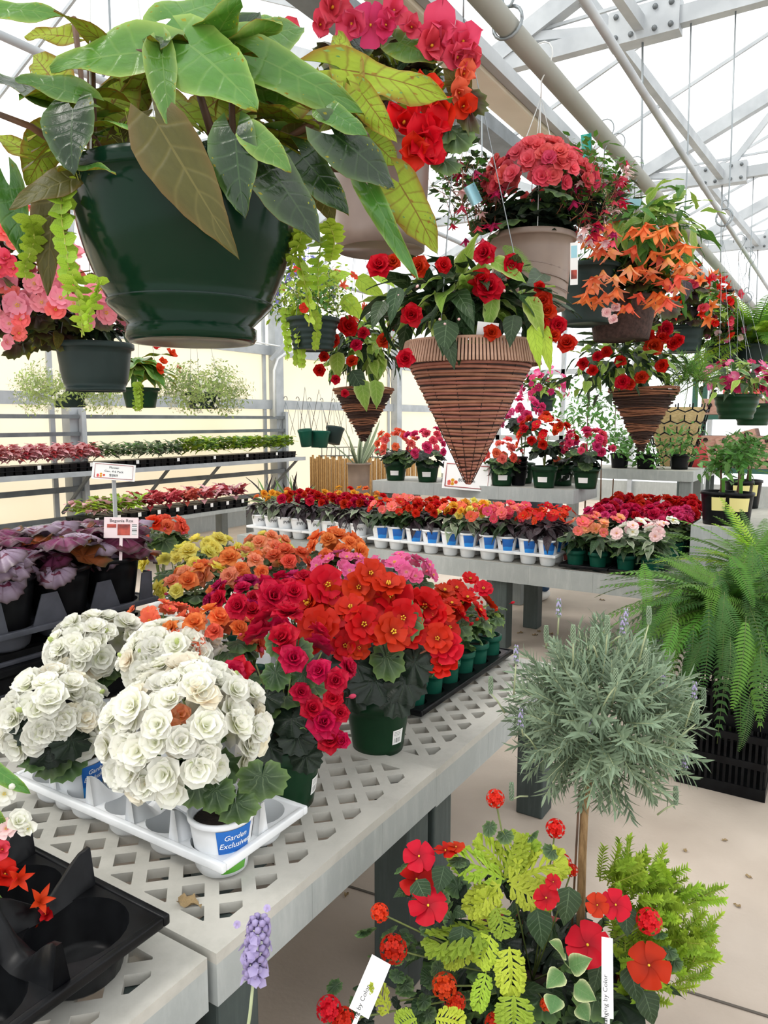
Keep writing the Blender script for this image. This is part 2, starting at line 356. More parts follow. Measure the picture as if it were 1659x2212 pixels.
# longitudinal pipes and tracks hung from the trusses
PX, PZ = -1.04, 2.83
PIPES = [(PX, 'grey hanging pipe with flower baskets hooked along it'), (-2.5, 'grey pipe carrying the baskets beside the side bench'), (-4.25, 'grey pipe carrying the small basket near the side shelf'), (-.78, 'thin grey pipe carrying the paired green baskets')]
for i, (x, lb) in enumerate(PIPES):
    p = thing('hanging_pipe', lb, 'pipe', (x, .2, PZ))
    put('pipe_tube', MB().tube([(x, -2, PZ), (x, 13.2, PZ)], .036 if i == 0 else .015, 20).mesh('pipe_tube', 'pipe' if i == 0 else 'steel'), p)
    for y in ([2.42] if i == 0 else [2]) + [5.35, 8.91, 12.47]:
        ring = [(x + .05 * math.cos(a), y + .012 * math.sin(a), PZ + .012 + .055 * math.sin(a)) for a in [2 * PI * k / 16 for k in range(17)]]
        put('pipe_ring', MB().tube(ring, .006, 6).mesh('pipe_ring', 'wire'), p)
        up = [(x + .02 * math.cos(a), y, PZ + .09 + .03 * math.sin(a)) for a in [2 * PI * k / 12 for k in range(13)]] + [(x + .02, y, 3.2), (x, y, 4.15)]
        put('hanger_rod', MB().tube(up, .005, 6).mesh('hanger_rod', 'wire'), p)
t = thing('light_track', 'cream painted long beam with a grey cable channel beside the pipe', 'beam', (-1.26, 0, 2.86))
put('beam_body', MB().box((-1.36, -2, 2.83), (-1.24, 13.4, 2.89), 0, None, .008).mesh('beam_body', 'cream_beam', False), t)
put('cable_channel', MB().box((-1.235, -2, 2.845), (-1.2, 13.4, 2.9)).mesh('cable_channel', 'steel', False), t)
# ================================================================ benches
def lattice(x0, x1, y0, y1, z, pitch=.074, rib=.029, bord=.05, th=.022):
    bm = bmesh.new(); cx, cy = (x0 + x1) / 2, (y0 + y1) / 2; n = int((x1 - x0 + y1 - y0) / pitch / 1.2) + 2
    co = []
    for k in range(-n, n + 1): co += [k * pitch - rib / 2, k * pitch + rib / 2]
    vv = [[bm.verts.new((cx + (a - b) * .7071, cy + (a + b) * .7071, z)) for b in co] for a in co]
    for i in range(len(co) - 1):
        for j in range(len(co) - 1):
            c = vv[i][j].co
            if i % 2 and j % 2: continue
            if abs(c.x - cx) > (x1 - x0) / 2 + .1 or abs(c.y - cy) > (y1 - y0) / 2 + .1: continue
            bm.faces.new((vv[i][j], vv[i + 1][j], vv[i + 1][j + 1], vv[i][j + 1]))
    for p, nn in (((x0 + bord, 0, 0), (-1, 0, 0)), ((x1 - bord, 0, 0), (1, 0, 0)), ((0, y0 + bord, 0), (0, -1, 0)), ((0, y1 - bord, 0), (0, 1, 0))):
        bmesh.ops.bisect_plane(bm, geom=bm.verts[:] + bm.edges[:] + bm.faces[:], plane_co=p, plane_no=nn, clear_outer=True)
    bmesh.ops.delete(bm, geom=[q for q in bm.verts if not q.link_faces], context='VERTS')
    r = bmesh.ops.extrude_face_region(bm, geom=bm.faces[:])
    for q in r['geom']:
        if isinstance(q, bmesh.types.BMVert): q.co.z -= th
    bmesh.ops.recalc_face_normals(bm, faces=bm.faces[:]); bm.verts.index_update()
    mb = MB().add([q.co.copy() for q in bm.verts], [tuple(q.index for q in f.verts) for f in bm.faces]); bm.free()
    for lo, hi in (((x0, y0), (x1, y0 + bord)), ((x0, y1 - bord), (x1, y1)), ((x0, y0 + bord), (x0 + bord, y1 - bord)), ((x1 - bord, y0 + bord), (x1, y1 - bord))):
        mb.box((lo[0], lo[1], z - th), (hi[0], hi[1], z))
    return mb
def bench(label, x0, x1, y0, y1, z, ap=.1, legs=None, solid=False, seams=3, dark=True, cat='bench', legw=.11, th=.022, group=None):
    b = thing('display_bench', label, cat, ((x0 + x1) / 2, (y0 + y1) / 2, 0), group)
    if solid:
        n = int((y1 - y0) / .05); 
        for k in range(n):
            ya = y0 + .01 + (y1 - y0 - .02) * k / n; put('slat', MB().box((x0 + .01, ya, z - .02), (x1 - .01, ya + (y1 - y0 - .02) / n - .012, z)).mesh('slat', 'bench_top', False), b)
    else: put('lattice_top', lattice(x0, x1, y0, y1, z).mesh('lattice_top', 'bench_top', False), b)
    zt = z - (th if not solid else -.001); w_ = .022
    for nm, lo, hi in (('a', (x1 - w_, y0), (x1, y1)), ('b', (x0, y0), (x0 + w_, y1)), ('c', (x0 + w_, y0), (x1 - w_, y0 + w_)), ('d', (x0 + w_, y1 - w_), (x1 - w_, y1))):
        ax = 1 if hi[1] - lo[1] > hi[0] - lo[0] else 0; L = hi[ax] - lo[ax]; n = max(1, seams)
        for k in range(n):
            l2 = list(lo); h2 = list(hi); l2[ax] = lo[ax] + L * k / n + (.001 if k else 0); h2[ax] = lo[ax] + L * (k + 1) / n
            put('apron_board', MB().box((l2[0], l2[1], z - ap), (h2[0], h2[1], zt)).mesh('apron_board', 'bench_side', False), b)
    for (lx, ly) in legs if legs is not None else [(x0 + .07, y0 + .07), (x1 - .07, y0 + .07), (x0 + .07, y1 - .07), (x1 - .07, y1 - .07)]:
        put('leg', MB().box((lx - legw / 2, ly - legw / 2, 0), (lx + legw / 2, ly + legw / 2, z - .025), 0, None, .006).mesh('leg', 'bench_leg' if dark else 'bench_leg_grey', False), b)
    return b
XB = -.904
bench('pale grey lattice bench under the empty black carry tray', XB - .86, XB - .01, .02, .862, .597, .105)
bench('grey lattice bench under the white tray of white begonias', XB - .86, XB, .875, 1.712, .6, .105)
bench('grey lattice bench under the black flat of red begonias', XB - .86, XB - .005, 1.722, 2.76, .593, .11)
bench('grey lattice bench under the stacked black crates', XB - 1.73, XB - .87, .875, 1.712, .6, .105)
bench('grey lattice bench under the yellow and orange begonias', XB - 1.73, XB - .87, 1.722, 2.76, .593, .105)
bench('long low grey bench with rows of white potted begonias', -4.29, -.86, 4.53, 5.28, .6, .12, [(x, y) for x in (-4.2, -3.1, -1.95, -.95) for y in (4.63, 5.22)], True, 8)
bench('low grey bench full of crimson and red begonias', -1.56, -.86, 5.29, 6.1, .6, .12, [(-.93, 5.37), (-1.12, 5.37), (-.93, 6.02), (-1.12, 6.02)], True, 2)
bench('raised grey bench holding green pots behind the price sign', -3.44, -1.69, 5.3, 5.9, 1.04, .1, [(-3.35, 5.37), (-3.35, 5.83), (-2.32, 5.37), (-2.32, 5.83)], True, 3, False)
bench('far grey bench under young citrus trees', -2.7, -1.26, 7.6, 8.3, 1.06, .1, None, True, 2, False)
# ================================================================ plant materials
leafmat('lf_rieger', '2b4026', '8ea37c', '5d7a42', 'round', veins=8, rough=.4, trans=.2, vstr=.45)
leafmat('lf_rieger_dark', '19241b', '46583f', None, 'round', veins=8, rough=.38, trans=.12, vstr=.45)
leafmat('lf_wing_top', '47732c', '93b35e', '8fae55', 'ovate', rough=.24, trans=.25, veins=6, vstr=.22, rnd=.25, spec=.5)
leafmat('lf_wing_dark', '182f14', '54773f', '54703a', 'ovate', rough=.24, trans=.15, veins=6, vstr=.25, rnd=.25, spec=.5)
leafmat('lf_wing_olive', '4f4d22', '837a44', '6d5a2c', 'ovate', rough=.42, trans=.2, veins=6, vstr=.5, rnd=.15)
leafmat('lf_wing_under', 'a3b638', '8f5a28', 'a87a30', 'ovate', rough=.5, trans=.5, veins=8, vstr=.8, rnd=.15, blotch=('b08a30', 5, .66))
leafmat('lf_imp', '25391f', '64795a', None, 'ovate', rough=.36, trans=.2, veins=7, vstr=.6, rnd=.2)
leafmat('lf_imp_light', '7b9a3c', 'b7cc72', 'c3d184', 'ovate', rough=.4, trans=.35, veins=7, vstr=.6, rnd=.2)
leafmat('lf_lance', '3f6a26', '86a856', None, 'ovate', rough=.36, trans=.3, veins=9, vstr=.5, rnd=.25)
leafmat('lf_bronze', '37251f', '6b4b3c', '55602f', 'round', veins=7, rough=.36, trans=.2, rnd=.25)
leafmat('lf_blackish', '2b2226', '5b4c52', None, 'ovate', rough=.36, trans=.1, rnd=.25)
leafmat('lf_rex', '6d3350', '2a0f17', '241812', 'round', veins=9, rough=.34, trans=.2, rnd=.2, vstr=1, blotch=('5b2436', 3, .56))
leafmat('lf_rex_rust', '8a4326', '4a1f15', '3e3a1a', 'round', veins=9, rough=.34, trans=.35, rnd=.2, vstr=1)
leafmat('lf_rex_silver', '8f7d90', '4a2330', '3d2a26', 'round', veins=9, rough=.3, trans=.15, rnd=.15, vstr=1, blotch=('6d3148', 4, .58))
leafmat('lf_lime', '95a832', '6f8a26', 'adbd4a', 'ovate', rough=.5, trans=.25, veins=8, vstr=.4, rnd=.32, hue=.02)
leafmat('lf_chart', '93ae36', '7b9a2a', None, 'ovate', rough=.45, trans=.3, rnd=.2)
leafmat('lf_varieg', '587d4a', '7f9a68', 'e3e6b0', 'ovate', rough=.4, trans=.3, rnd=.15, vstr=.4)
leafmat('lf_fern', '5a8733', '7fa347', None, 'ovate', rough=.45, trans=.35, rnd=.25, vstr=0)
leafmat('lf_fern_dark', '3a5f2a', '5d7a3c', None, 'ovate', rough=.45, trans=.25, rnd=.3, vstr=0)
leafmat('lf_fern_bright', '9ac23a', 'b8d65a', None, 'ovate', rough=.45, trans=.45, rnd=.2, vstr=0)
leafmat('lf_lav', '7c8e75', '9fae95', None, 'ovate', rough=.6, trans=.2, rnd=.22, vstr=0)
leafmat('lf_citrus', '4c7a35', '9dbb77', None, 'ovate', rough=.26, trans=.3, rnd=.3, vstr=.5)
leafmat('lf_red', 'a8323f', '5d2a2c', '6f7a35', 'ovate', rough=.45, trans=.3, rnd=.25)
leafmat('lf_pinkish', 'e2a0a8', 'b06a70', '7d8a48', 'ovate', rough=.45, trans=.3, rnd=.25)
leafmat('lf_grey', '6f7d63', 'a9b19a', 'c9cdb8', 'ovate', rough=.45, trans=.25, rnd=.25)
leafmat('lf_airy', '8ea05c', 'b8c58c', None, 'ovate', rough=.5, trans=.35, rnd=.3, vstr=0)
for n_, a_, b_ in (('red', 'c21709', '8f0f08'), ('scarlet', 'd62a12', 'b01c0c'), ('crimson', 'c8123f', '940a2c'), ('pink', 'e2669a', 'f0a9c4'), ('hotpink', 'd93a72', 'c22a55'), ('coral', 'ea6f50', 'd8552f'), ('orange', 'f08a4c', 'e8702a'), ('peach', 'f3a37c', 'f0b35a'), ('yellow', 'f8ef82', 'efde55'), ('gold', 'f0b23a', 'e08a20'), ('white', 'f1f0e6', 'd9ddb0'), ('cream', 'f2ecd8', 'e6cfae'), ('blush', 'f6d6d6', 'e8a9b4'), ('magenta', 'b91e5a', '8a1244'), ('salmon', 'ef7a72', 'e2554c'), ('violet', '7a78d0', 'b8b4ea'), ('lilac', 'bcaed8', 'a394c4'), ('bud_green', 'c6d48a', 'a9bd5c'), ('rose', 'e0506a', 'cc3c55'), ('softpink', 'ee98a8', 'f2bcc0'), ('coralpink', 'ea6a70', 'dd4f5c')):
    petalmat('p_' + n_, a_, b_)
mat('stamen', 'e8c33a', .6)
# ================================================================ petals, flowers
def Rz(a): return Matrix.Rotation(a, 4, 'Z')
def Rx(a): return Matrix.Rotation(a, 4, 'X')
def petal(mb, T, L, W, cup=.15, side=.25, ruf=.0, shape='round', nu=4, nv=4, mi=0, ph=0, r0=0.0):
    vs = []; uv = []; fs = []
    for j in range(nv + 1):
        v = j / nv
        if shape == 'round': wv = math.sqrt(max(0, 1 - (2 * (.12 + .88 * v) - 1) ** 2)) ** .8
        elif shape == 'heart': wv = (v ** .55) * (1 - .12 * v ** 6)
        else: wv = math.sin(PI * min(1, .06 + .94 * v) ** .85) ** .9
        for i in range(nu + 1):
            u = 2 * i / nu - 1; x = u * W / 2 * max(wv, .02)
            y = r0 + L * v * (1 - (.18 * u * u if shape == 'heart' else 0) - (.1 * (1 - abs(u)) ** 2 * v ** 4 if shape == 'heart' else 0))
            z = cup * L * v * v + side * W * .5 * u * u * wv + ruf * L * math.sin(u * 4.2 + ph) * v * v
            vs.append((x, y, z)); uv.append((.5 + u / 2, v))
    k = nu + 1
    for j in range(nv):
        for i in range(nu): fs.append((j * k + i, j * k + i + 1, (j + 1) * k + i + 1, (j + 1) * k + i))
    mb.add(vs, fs, mi, uv, T)
FL = {}
def fl_double(c, seed):
    r = random.Random(seed); mb = MB()
    for n, el, L, W, k in ((6, .1, .52, .5, 0), (5, .5, .44, .44, 1), (5, .95, .34, .36, 2), (3, 1.25, .24, .26, 3)):
        for i in range(n):
            a = 2 * PI * (i + .5 * (k % 2)) / n + r.uniform(-.2, .2)
            petal(mb, Rz(a) @ Rx(el + r.uniform(-.12, .12)), L * r.uniform(.9, 1.08), W * r.uniform(.9, 1.15), .12 if k else -.12, .35, .09, 'round', 4, 4, 0, r.uniform(0, 6))
    return mb.mesh('fl_double', ['p_' + c])
def fl_camellia(c, seed):   # shallow ruffled double: white and rose begonias
    r = random.Random(seed); mb = MB()
    for n, el, L, W, k in ((4, .05, .55, .62, 0), (4, .38, .46, .52, 1), (3, .8, .32, .4, 2)):
        for i in range(n):
            a = 2 * PI * (i + .5 * (k % 2)) / n + r.uniform(-.25, .25)
            petal(mb, Rz(a) @ Rx(el + r.uniform(-.15, .15)), L, W * r.uniform(.9, 1.1), .1, .42, .05, 'round', 4, 4, 0, r.uniform(0, 6))
    petal(mb, Rz(1) @ Rx(1.2), .18, .2, .2, .4, 0, 'round', 2, 2, 0)
    return mb.mesh('fl_camellia', ['p_' + c])
def fl_open(c, seed):       # big open red begonia, yellow eye
    r = random.Random(seed); mb = MB()
    for n, el, L, W, k in ((5, .12, .53, .56, 0), (4, .42, .4, .42, 1)):
        for i in range(n):
            petal(mb, Rz(2 * PI * (i + .5 * k) / n + r.uniform(-.15, .15)) @ Rx(el + r.uniform(-.1, .1)), L, W, .05, .2, .08, 'heart', 5, 4, 0, r.uniform(0, 6))
    for i in range(5): mb.ball((.05 * math.cos(i * 1.26), .05 * math.sin(i * 1.26), .1), (.025, .025, .06), 1, 5, 3)
    return mb.mesh('fl_open', ['p_' + c, 'stamen'])
def fl_five(c, seed, eye='stamen'):
    r = random.Random(seed); mb = MB()
    for i in range(5): petal(mb, Rz(2 * PI * i / 5 + r.uniform(-.08, .08)) @ Rx(.1 + .13 * (i % 2) + r.uniform(-.05, .05)) @ Matrix.Rotation(.16, 4, 'Y'), .53, .56, -.1, .12, .05, 'heart', 5, 4, 0, r.uniform(0, 6))
    mb.ball((0, 0, .03), (.035, .035, .05), 1, 6, 3)
    return mb.mesh('fl_five', ['p_' + c, eye])
def fl_wing(c, seed):       # angel wing: two big rounded and two narrow petals, half open
    r = random.Random(seed); mb = MB()
    for i in range(4): petal(mb, Rz(PI / 2 * i + r.uniform(-.2, .2)) @ Rx((.45 if i % 2 else .8) + r.uniform(-.25, .25)), .56, .62 if i % 2 else .34, .05, .4, .1, 'round', 4, 4, 0, r.uniform(0, 6))
    petal(mb, Rz(.6) @ Rx(1.15), .4, .4, .1, .5, .1, 'round', 3, 3, 0)
    mb.ball((0, 0, .1), (.04, .04, .08), 1, 5, 3)
    return mb.mesh('fl_wing', ['p_' + c, 'stamen'])
def fl_bell(c, seed):       # bolivian begonia: narrow pointed petals flaring
    r = random.Random(seed); mb = MB()
    for i in range(5): petal(mb, Rz(2 * PI * i / 5 + r.uniform(-.2, .2)) @ Rx(1.0 + r.uniform(-.25, .15)), .85, .32, -.22, .3, .03, 'point', 3, 5, 0, 0)
    return mb.mesh('fl_bell', ['p_' + c])
def fl_bud(c, seed):
    mb = MB(); mb.ball((0, 0, .25), (.2, .2, .3), 0, 8, 5); mb.tube([(0, 0, -.3), (0, 0, 0)], .03, 5)
    return mb.mesh('fl_bud', ['p_' + c])
def fl_verbena(c, seed):
    r = random.Random(seed); mb = MB()
    for k in range(22):
        f = (k + .5) / 22; th = math.acos(1 - 1.15 * f); ph = k * 2.4
        d = V((math.sin(th) * math.cos(ph), math.sin(th) * math.sin(ph), math.cos(th))); T = aim(d * .42, d, r.uniform(0, 6))
        for i in range(5): petal(mb, T @ Rz(2 * PI * i / 5) @ Rx(.15), .15, .13, 0, .1, 0, 'heart', 2, 2, 0)
    mb.ball((0, 0, .0), .33, 0, 8, 5)
    return mb.mesh('fl_verbena', ['p_' + c, 'stem_green'])
def fl_small(c, seed):      # cluster of tiny four-petal stars
    r = random.Random(seed); mb = MB()
    for k in range(6):
        p = V((r.uniform(-.4, .4), r.uniform(-.4, .4), r.uniform(-.1, .25))); T = aim(p, (r.uniform(-.6, .6), r.uniform(-.6, .6), 1), r.uniform(0, 6))
        for i in range(4): petal(mb, T @ Rz(PI / 2 * i) @ Rx(.2), .2, .17, 0, .1, 0, 'round', 2, 2, 0)
    return mb.mesh('fl_small', ['p_' + c])
FK = dict(double=fl_double, camellia=fl_camellia, open=fl_open, five=fl_five, wing=fl_wing, bell=fl_bell, bud=fl_bud, verbena=fl_verbena, small=fl_small)
def flower(kind, c, k=None):
    k = R.randrange(3) if k is None else k; key = (kind, c, k)
    if key not in FL: FL[key] = FK[kind](c, hash((kind, c)) % 7 + k * 31 + 5)
    return FL[key]
import zlib
def flower(kind, c, k=None):
    k = R.randrange(3) if k is None else k; key = (kind, c, k)
    if key not in FL: FL[key] = FK[kind](c, zlib.crc32((kind + c).encode()) % 997 + k * 31)
    return FL[key]
# ================================================================ leaves
LF = {}
def lf_ovate(mats, seed, W=.55, droop=.25, fold=.18, asym=0.0, serr=0.0, wave=.03, tip=1.6, nv=9, nu=6, under=None, heart=.0, fat=.85, pk=.62):
    """unit long leaf along +Y, stalk at the origin; with a second skin below when it has its own underside"""
    r = random.Random(seed); vs = []; uv = []; ph = r.uniform(0, 6)
    for j in range(nv + 1):
        v = j / nv; wv = (math.sin(PI * min(1, v) ** pk) ** fat if v < 1 else 0) * (1 - .25 * v ** tip)
        if heart: wv = max(wv, math.sqrt(max(0, 1 - ((v - .28) / .3) ** 2)) * (.92 if v < .55 else 0))
        wv += serr * (1 if j % 2 else -1) * (v > .1)
        wv = max(wv, .015)
        for i in range(nu + 1):
            u = 2 * i / nu - 1; x = u * W / 2 * wv * (1 + asym * (1 if u > 0 else -1))
            y = v - (heart * (abs(u) ** 1.5) * (1 - v) ** 2 if heart else 0)
            z = -droop * v * v + fold * abs(u) * W / 2 * wv + wave * math.sin(v * 11 + u * 2.2 + ph) * abs(u)
            vs.append((x, y * (1 - .12 * droop), z)); uv.append((i / nu, v))
    k = nu + 1; fs = [(j * k + i, j * k + i + 1, (j + 1) * k + i + 1, (j + 1) * k + i) for j in range(nv) for i in range(nu)]
    mb = MB().add(vs, fs, 0, uv)
    if under: mb.add([(x, y, z - .006) for x, y, z in vs], [tuple(reversed(f)) for f in fs], 1, uv)
    return mb.mesh('leaf_blade', mats)
def lf_round(mats, seed, lobes=7, serr=.06, cup=.12, notch=.5, seg=30, rings=3, rx=1.0):
    r = random.Random(seed); vs = [(0, 0, 0)]; uv = [(.5, 0)]; ph = r.uniform(0, 6); fs = []
    for q in range(1, rings + 1):
        f = q / rings
        for i in range(seg + 1):
            a = -PI / 2 + .12 * notch + (2 * PI - .24 * notch) * i / seg; s = i / seg
            rad = .5 * (1 + .07 * math.sin(lobes * a + ph) + serr * (1 if i % 2 else -1) * (f > .9)) * (1 - .2 * math.exp(-((s - .5) ** 2) / .3 * -1) * 0)
            rad *= (.8 + .2 * math.sin(PI * s)) if notch else 1
            vs.append((math.cos(a) * rad * f * rx, math.sin(a) * rad * f + .42 * 0, -cup * f * f + .05 * f * math.sin(lobes * a + ph) + .03 * f * math.sin(2 * a + ph))); uv.append((s, f))
    k = seg + 1
    for i in range(seg): fs.append((0, 1 + i, 2 + i))
    for q in range(rings - 1):
        for i in range(seg): fs.append((1 + q * k + i, 1 + (q + 1) * k + i, 2 + (q + 1) * k + i, 2 + q * k + i))
    vs = [(x, y + .42, z) for x, y, z in vs]
    return MB().add(vs, fs, 0, uv).mesh('leaf_blade', mats)
def lf_coleus(mats, seed):
    """deeply lobed lime coleus leaf: lobes as small rounded blades either side of the rib"""
    r = random.Random(seed); mb = MB()
    for j in range(7):
        v = .1 + .85 * j / 7; L = .46 * math.sin(PI * (.12 + .8 * v)) ** .8
        for s in (-1, 1):
            a = s * (1.15 - .55 * v) + r.uniform(-.12, .12)
            T = Matrix.Translation((0, v - .05, -.22 * v * v)) @ Rz(-a) @ Matrix.Rotation(s * .2, 4, 'Y') @ Rx(r.uniform(-.3, .15))
            petal(mb, T, L, .15, -.15, .15, .14, 'heart', 4, 3, 0, r.uniform(0, 6))
            for q in (-1, 1): petal(mb, T @ Matrix.Translation((0, L * .5, 0)) @ Rz(q * .7) @ Rx(.1), L * .36, .07, -.1, .1, 0, 'heart', 2, 2, 0)
    petal(mb, Matrix.Translation((0, .8, -.15)) @ Rx(-.3), .24, .2, -.1, .1, .05, 'heart', 3, 3, 0)
    petal(mb, Rx(-.1), .95, .1, -.2, .15, 0, 'point', 2, 6, 0)
    return mb.mesh('leaf_blade', mats)
def lf_frond(mats, seed, n=28, droop=.5, pw=.15):
    r = random.Random(seed); mb = MB(); pts = []
    for k in range(n + 1):
        s = k / n; pts.append(V((.03 * math.sin(s * 3 + seed), s * (1 - .25 * droop * s), -droop * s * s)))
    mb.tube([pts[i] for i in range(0, n + 1, 4)], [max(.0015, .006 - .0006 * i) for i in range(n // 4 + 1)], 4, 1)
    for k in range(2, n):
        s = k / n; L = pw * min(1, s * 5) * (1 - s ** 2.2) ** .8 + .012; d = (pts[k + 1] - pts[k - 1]).normalized()
        for q in (-1, 1):
            a = pts[k]; o = V((q, 0, 0)) * .93 + d * .3 + V((0, 0, -.18 + r.uniform(-.12, .08))); o.normalize(); w_ = d * (.36 / n)
            m_ = a + o * L * .5 + V((0, 0, .012)); e = a + o * L + d * .01
            mb.add([a - w_ * .8, a + w_ * .8, m_ + w_, m_ - w_, e], [(0, 1, 2, 3), (3, 2, 4)], 0, [(.4, .2), (.6, .2), (.6, .6), (.4, .6), (.5, 1)])
    return mb.mesh('frond_blade', mats)
def lf_sprig(mats, seed, n=16, L=.34, W=.045, up=.55):
    r = random.Random(seed); mb = MB(); mb.tube([(0, 0, 0), (r.uniform(-.03, .03), 0, .5), (r.uniform(-.06, .06), 0, 1)], [.016, .012, .006], 4, 1)
    for k in range(n):
        z = .06 + .94 * k / n; a = k * PI / 2 + (k // 2 % 2) * .8 + r.uniform(-.3, .3); l = L * (1 - .35 * abs(z - .45)) * r.uniform(.8, 1.15)
        d = V((math.cos(a), math.sin(a), up + .9 * z * z + r.uniform(-.1, .2))).normalized(); T = laid((0, 0, z), d, V((-math.cos(a), -math.sin(a), 1.2)))
        petal(mb, T, l, W, -.1, .3, 0, 'point', 2, 3, 0)
    return mb.mesh('sprig_blade', mats)
def lf_spray(mats, seed, n=26, W=.3, leaf=.13, spread=.5):
    """airy stem with scattered small leaves"""
    r = random.Random(seed); mb = MB(); pts = [V((.1 * math.sin(k), .08 * math.cos(k * 1.7 + seed), k / 4)) for k in range(5)]; mb.tube(pts, [.012, .01, .008, .006, .004], 3, 1)
    for k in range(n):
        z = .1 + .9 * k / n; a = k * 2.4; rad = r.uniform(.02, W); p = V((math.cos(a) * rad, math.sin(a) * rad, z + r.uniform(-.05, .1)))
        petal(mb, laid(p, (math.cos(a), math.sin(a), r.uniform(-.3, .7)), (r.uniform(-.5, .5), r.uniform(-.5, .5), 1)), leaf * r.uniform(.7, 1.3), leaf * .5, -.1, .1, 0, 'point', 2, 2, 0)
        if rad > .12 and k % 2: mb.tube([V((0, 0, z - .08)), p], .004, 3, 1, False)
    return mb.mesh('spray_blade', mats)
def lf_trail(mats, seed, n=13, leaf=.17):
    """creeping jenny: hanging stem with pairs of coin leaves, along -Z"""
    r = random.Random(seed); mb = MB(); pts = [V((.05 * math.sin(k * .9 + seed), .05 * math.cos(k * .7), -k / 6)) for k in range(7)]; mb.tube(pts, .008, 4, 1)
    for k in range(n):
        s = .05 + .95 * k / n; p = pts[min(6, int(s * 6))].lerp(pts[min(6, int(s * 6) + 1)], s * 6 % 1); a = r.uniform(-.5, .5) + (k % 2) * 1.2
        for q in (0, PI):
            d = V((math.cos(a + q), math.sin(a + q), r.uniform(-.2, .35))); T = laid(p, d, V((r.uniform(-1, 1), -1.2, .5)))
            petal(mb, T, leaf * (1 - .4 * s), leaf * (1 - .4 * s), .05, .1, 0, 'round', 3, 3, 0)
    return mb.mesh('trail_blade', mats)
def lf_blade(mats, seed, W=.1, curve=.3):
    mb = MB(); vs = []; uv = []; fs = []
    for j in range(7):
        v = j / 6; wv = W * (1 - v ** 2.5) ** .7 * (.6 + .4 * min(1, v * 3)) / 2 + .002
        for i in range(3): vs.append(((i - 1) * wv, curve * v * v, v * (1 - .2 * curve) - abs(i - 1) * -.02)); uv.append((i / 2, v))
    for j in range(6):
        for i in range(2): fs.append((j * 3 + i, j * 3 + i + 1, j * 3 + i + 4, j * 3 + i + 3))
    return mb.add(vs, fs, 0, uv).mesh('strap_blade', mats)
LK = dict(
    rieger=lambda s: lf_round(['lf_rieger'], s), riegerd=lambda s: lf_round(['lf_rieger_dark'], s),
    bronze=lambda s: lf_round(['lf_bronze'], s, 5, .08), rex=lambda s: lf_round(['lf_rex'], s, 6, .05, .16, .6, 30, 4, .85), rexr=lambda s: lf_round(['lf_rex_rust'], s, 6, .05, -.1, .6, 30, 4, .85), rexs=lambda s: lf_round(['lf_rex_silver'], s, 6, .05, .16, .6, 30, 4, .85),
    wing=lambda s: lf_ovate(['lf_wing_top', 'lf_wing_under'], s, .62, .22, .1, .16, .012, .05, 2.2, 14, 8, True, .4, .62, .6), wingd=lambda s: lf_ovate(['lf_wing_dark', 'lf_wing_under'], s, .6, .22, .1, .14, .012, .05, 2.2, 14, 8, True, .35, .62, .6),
    wingo=lambda s: lf_ovate(['lf_wing_olive', 'lf_wing_under'], s, .46, .2, .06, .12, .01, .03, 1.6, 14, 8, True, .2), wingu=lambda s: lf_ovate(['lf_wing_under', 'lf_wing_top'], s, .6, .2, .1, .15, .014, .06, 2.2, 14, 8, True, .35, .65, .6),
    imp=lambda s: lf_ovate(['lf_imp'], s, .42, .3, .22, 0, .02, .02), impl=lambda s: lf_ovate(['lf_imp_light'], s, .46, .3, .18, 0, .03, .04), lance=lambda s: lf_ovate(['lf_lance'], s, .3, .3, .2, .1, .03, .02),
    black=lambda s: lf_ovate(['lf_blackish'], s, .42, .3, .2, .1, .04, .04), coleus=lambda s: lf_coleus(['lf_lime'], s), varieg=lambda s: lf_ovate(['lf_varieg'], s, .62, .2, .12, 0, .01, .03), chart=lambda s: lf_ovate(['lf_chart'], s, .5, .3, .15, 0, .04, .04),
    fern=lambda s: lf_frond(['lf_fern', 'stem_green'], s), fernd=lambda s: lf_frond(['lf_fern_dark', 'stem_green'], s, 28, .8), fernb=lambda s: lf_frond(['lf_fern_bright', 'stem_yellow'], s, 28, .45),
    lav=lambda s: lf_sprig(['lf_lav', 'stem_pale'], s, 24, .36, .056), asparagus=lambda s: lf_sprig(['lf_fern', 'stem_green'], s, 60, .2, .012, .2), sedum=lambda s: lf_sprig(['lf_chart', 'stem_yellow'], s, 44, .22, .07, .4),
    airy=lambda s: lf_spray(['lf_airy', 'stem_pale'], s), fuchsia=lambda s: lf_spray(['lf_imp', 'stem_red'], s, 20, .25, .18), fuchg=lambda s: lf_spray(['lf_lance', 'stem_red'], s, 24, .25, .16), lobelia=lambda s: lf_spray(['lf_lance', 'stem_green'], s, 22, .22, .14), limefill=lambda s: lf_spray(['lf_chart', 'stem_yellow'], s, 24, .28, .16), citrus=lambda s: lf_ovate(['lf_citrus'], s, .42, .25, .2, 0, 0, .02, 1.6, 6, 4),
    trail=lambda s: lf_trail(['lf_chart', 'stem_yellow'], s), traild=lambda s: lf_trail(['lf_lance', 'stem_green'], s),
    strap=lambda s: lf_blade(['lf_varieg'], s, .09, .35), strapd=lambda s: lf_blade(['lf_blackish'], s, .11, .5), sans=lambda s: lf_blade(['lf_grey'], s, .1, .12),
    red=lambda s: lf_ovate(['lf_red'], s, .5, .3, .15, 0, .03, .04, 1.6, 6, 4), pinkish=lambda s: lf_ovate(['lf_pinkish'], s, .6, .3, .15, 0, .03, .04, 1.6, 6, 4), grey=lambda s: lf_ovate(['lf_grey'], s, .45, .3, .15, 0, .03, .04, 1.6, 6, 4))
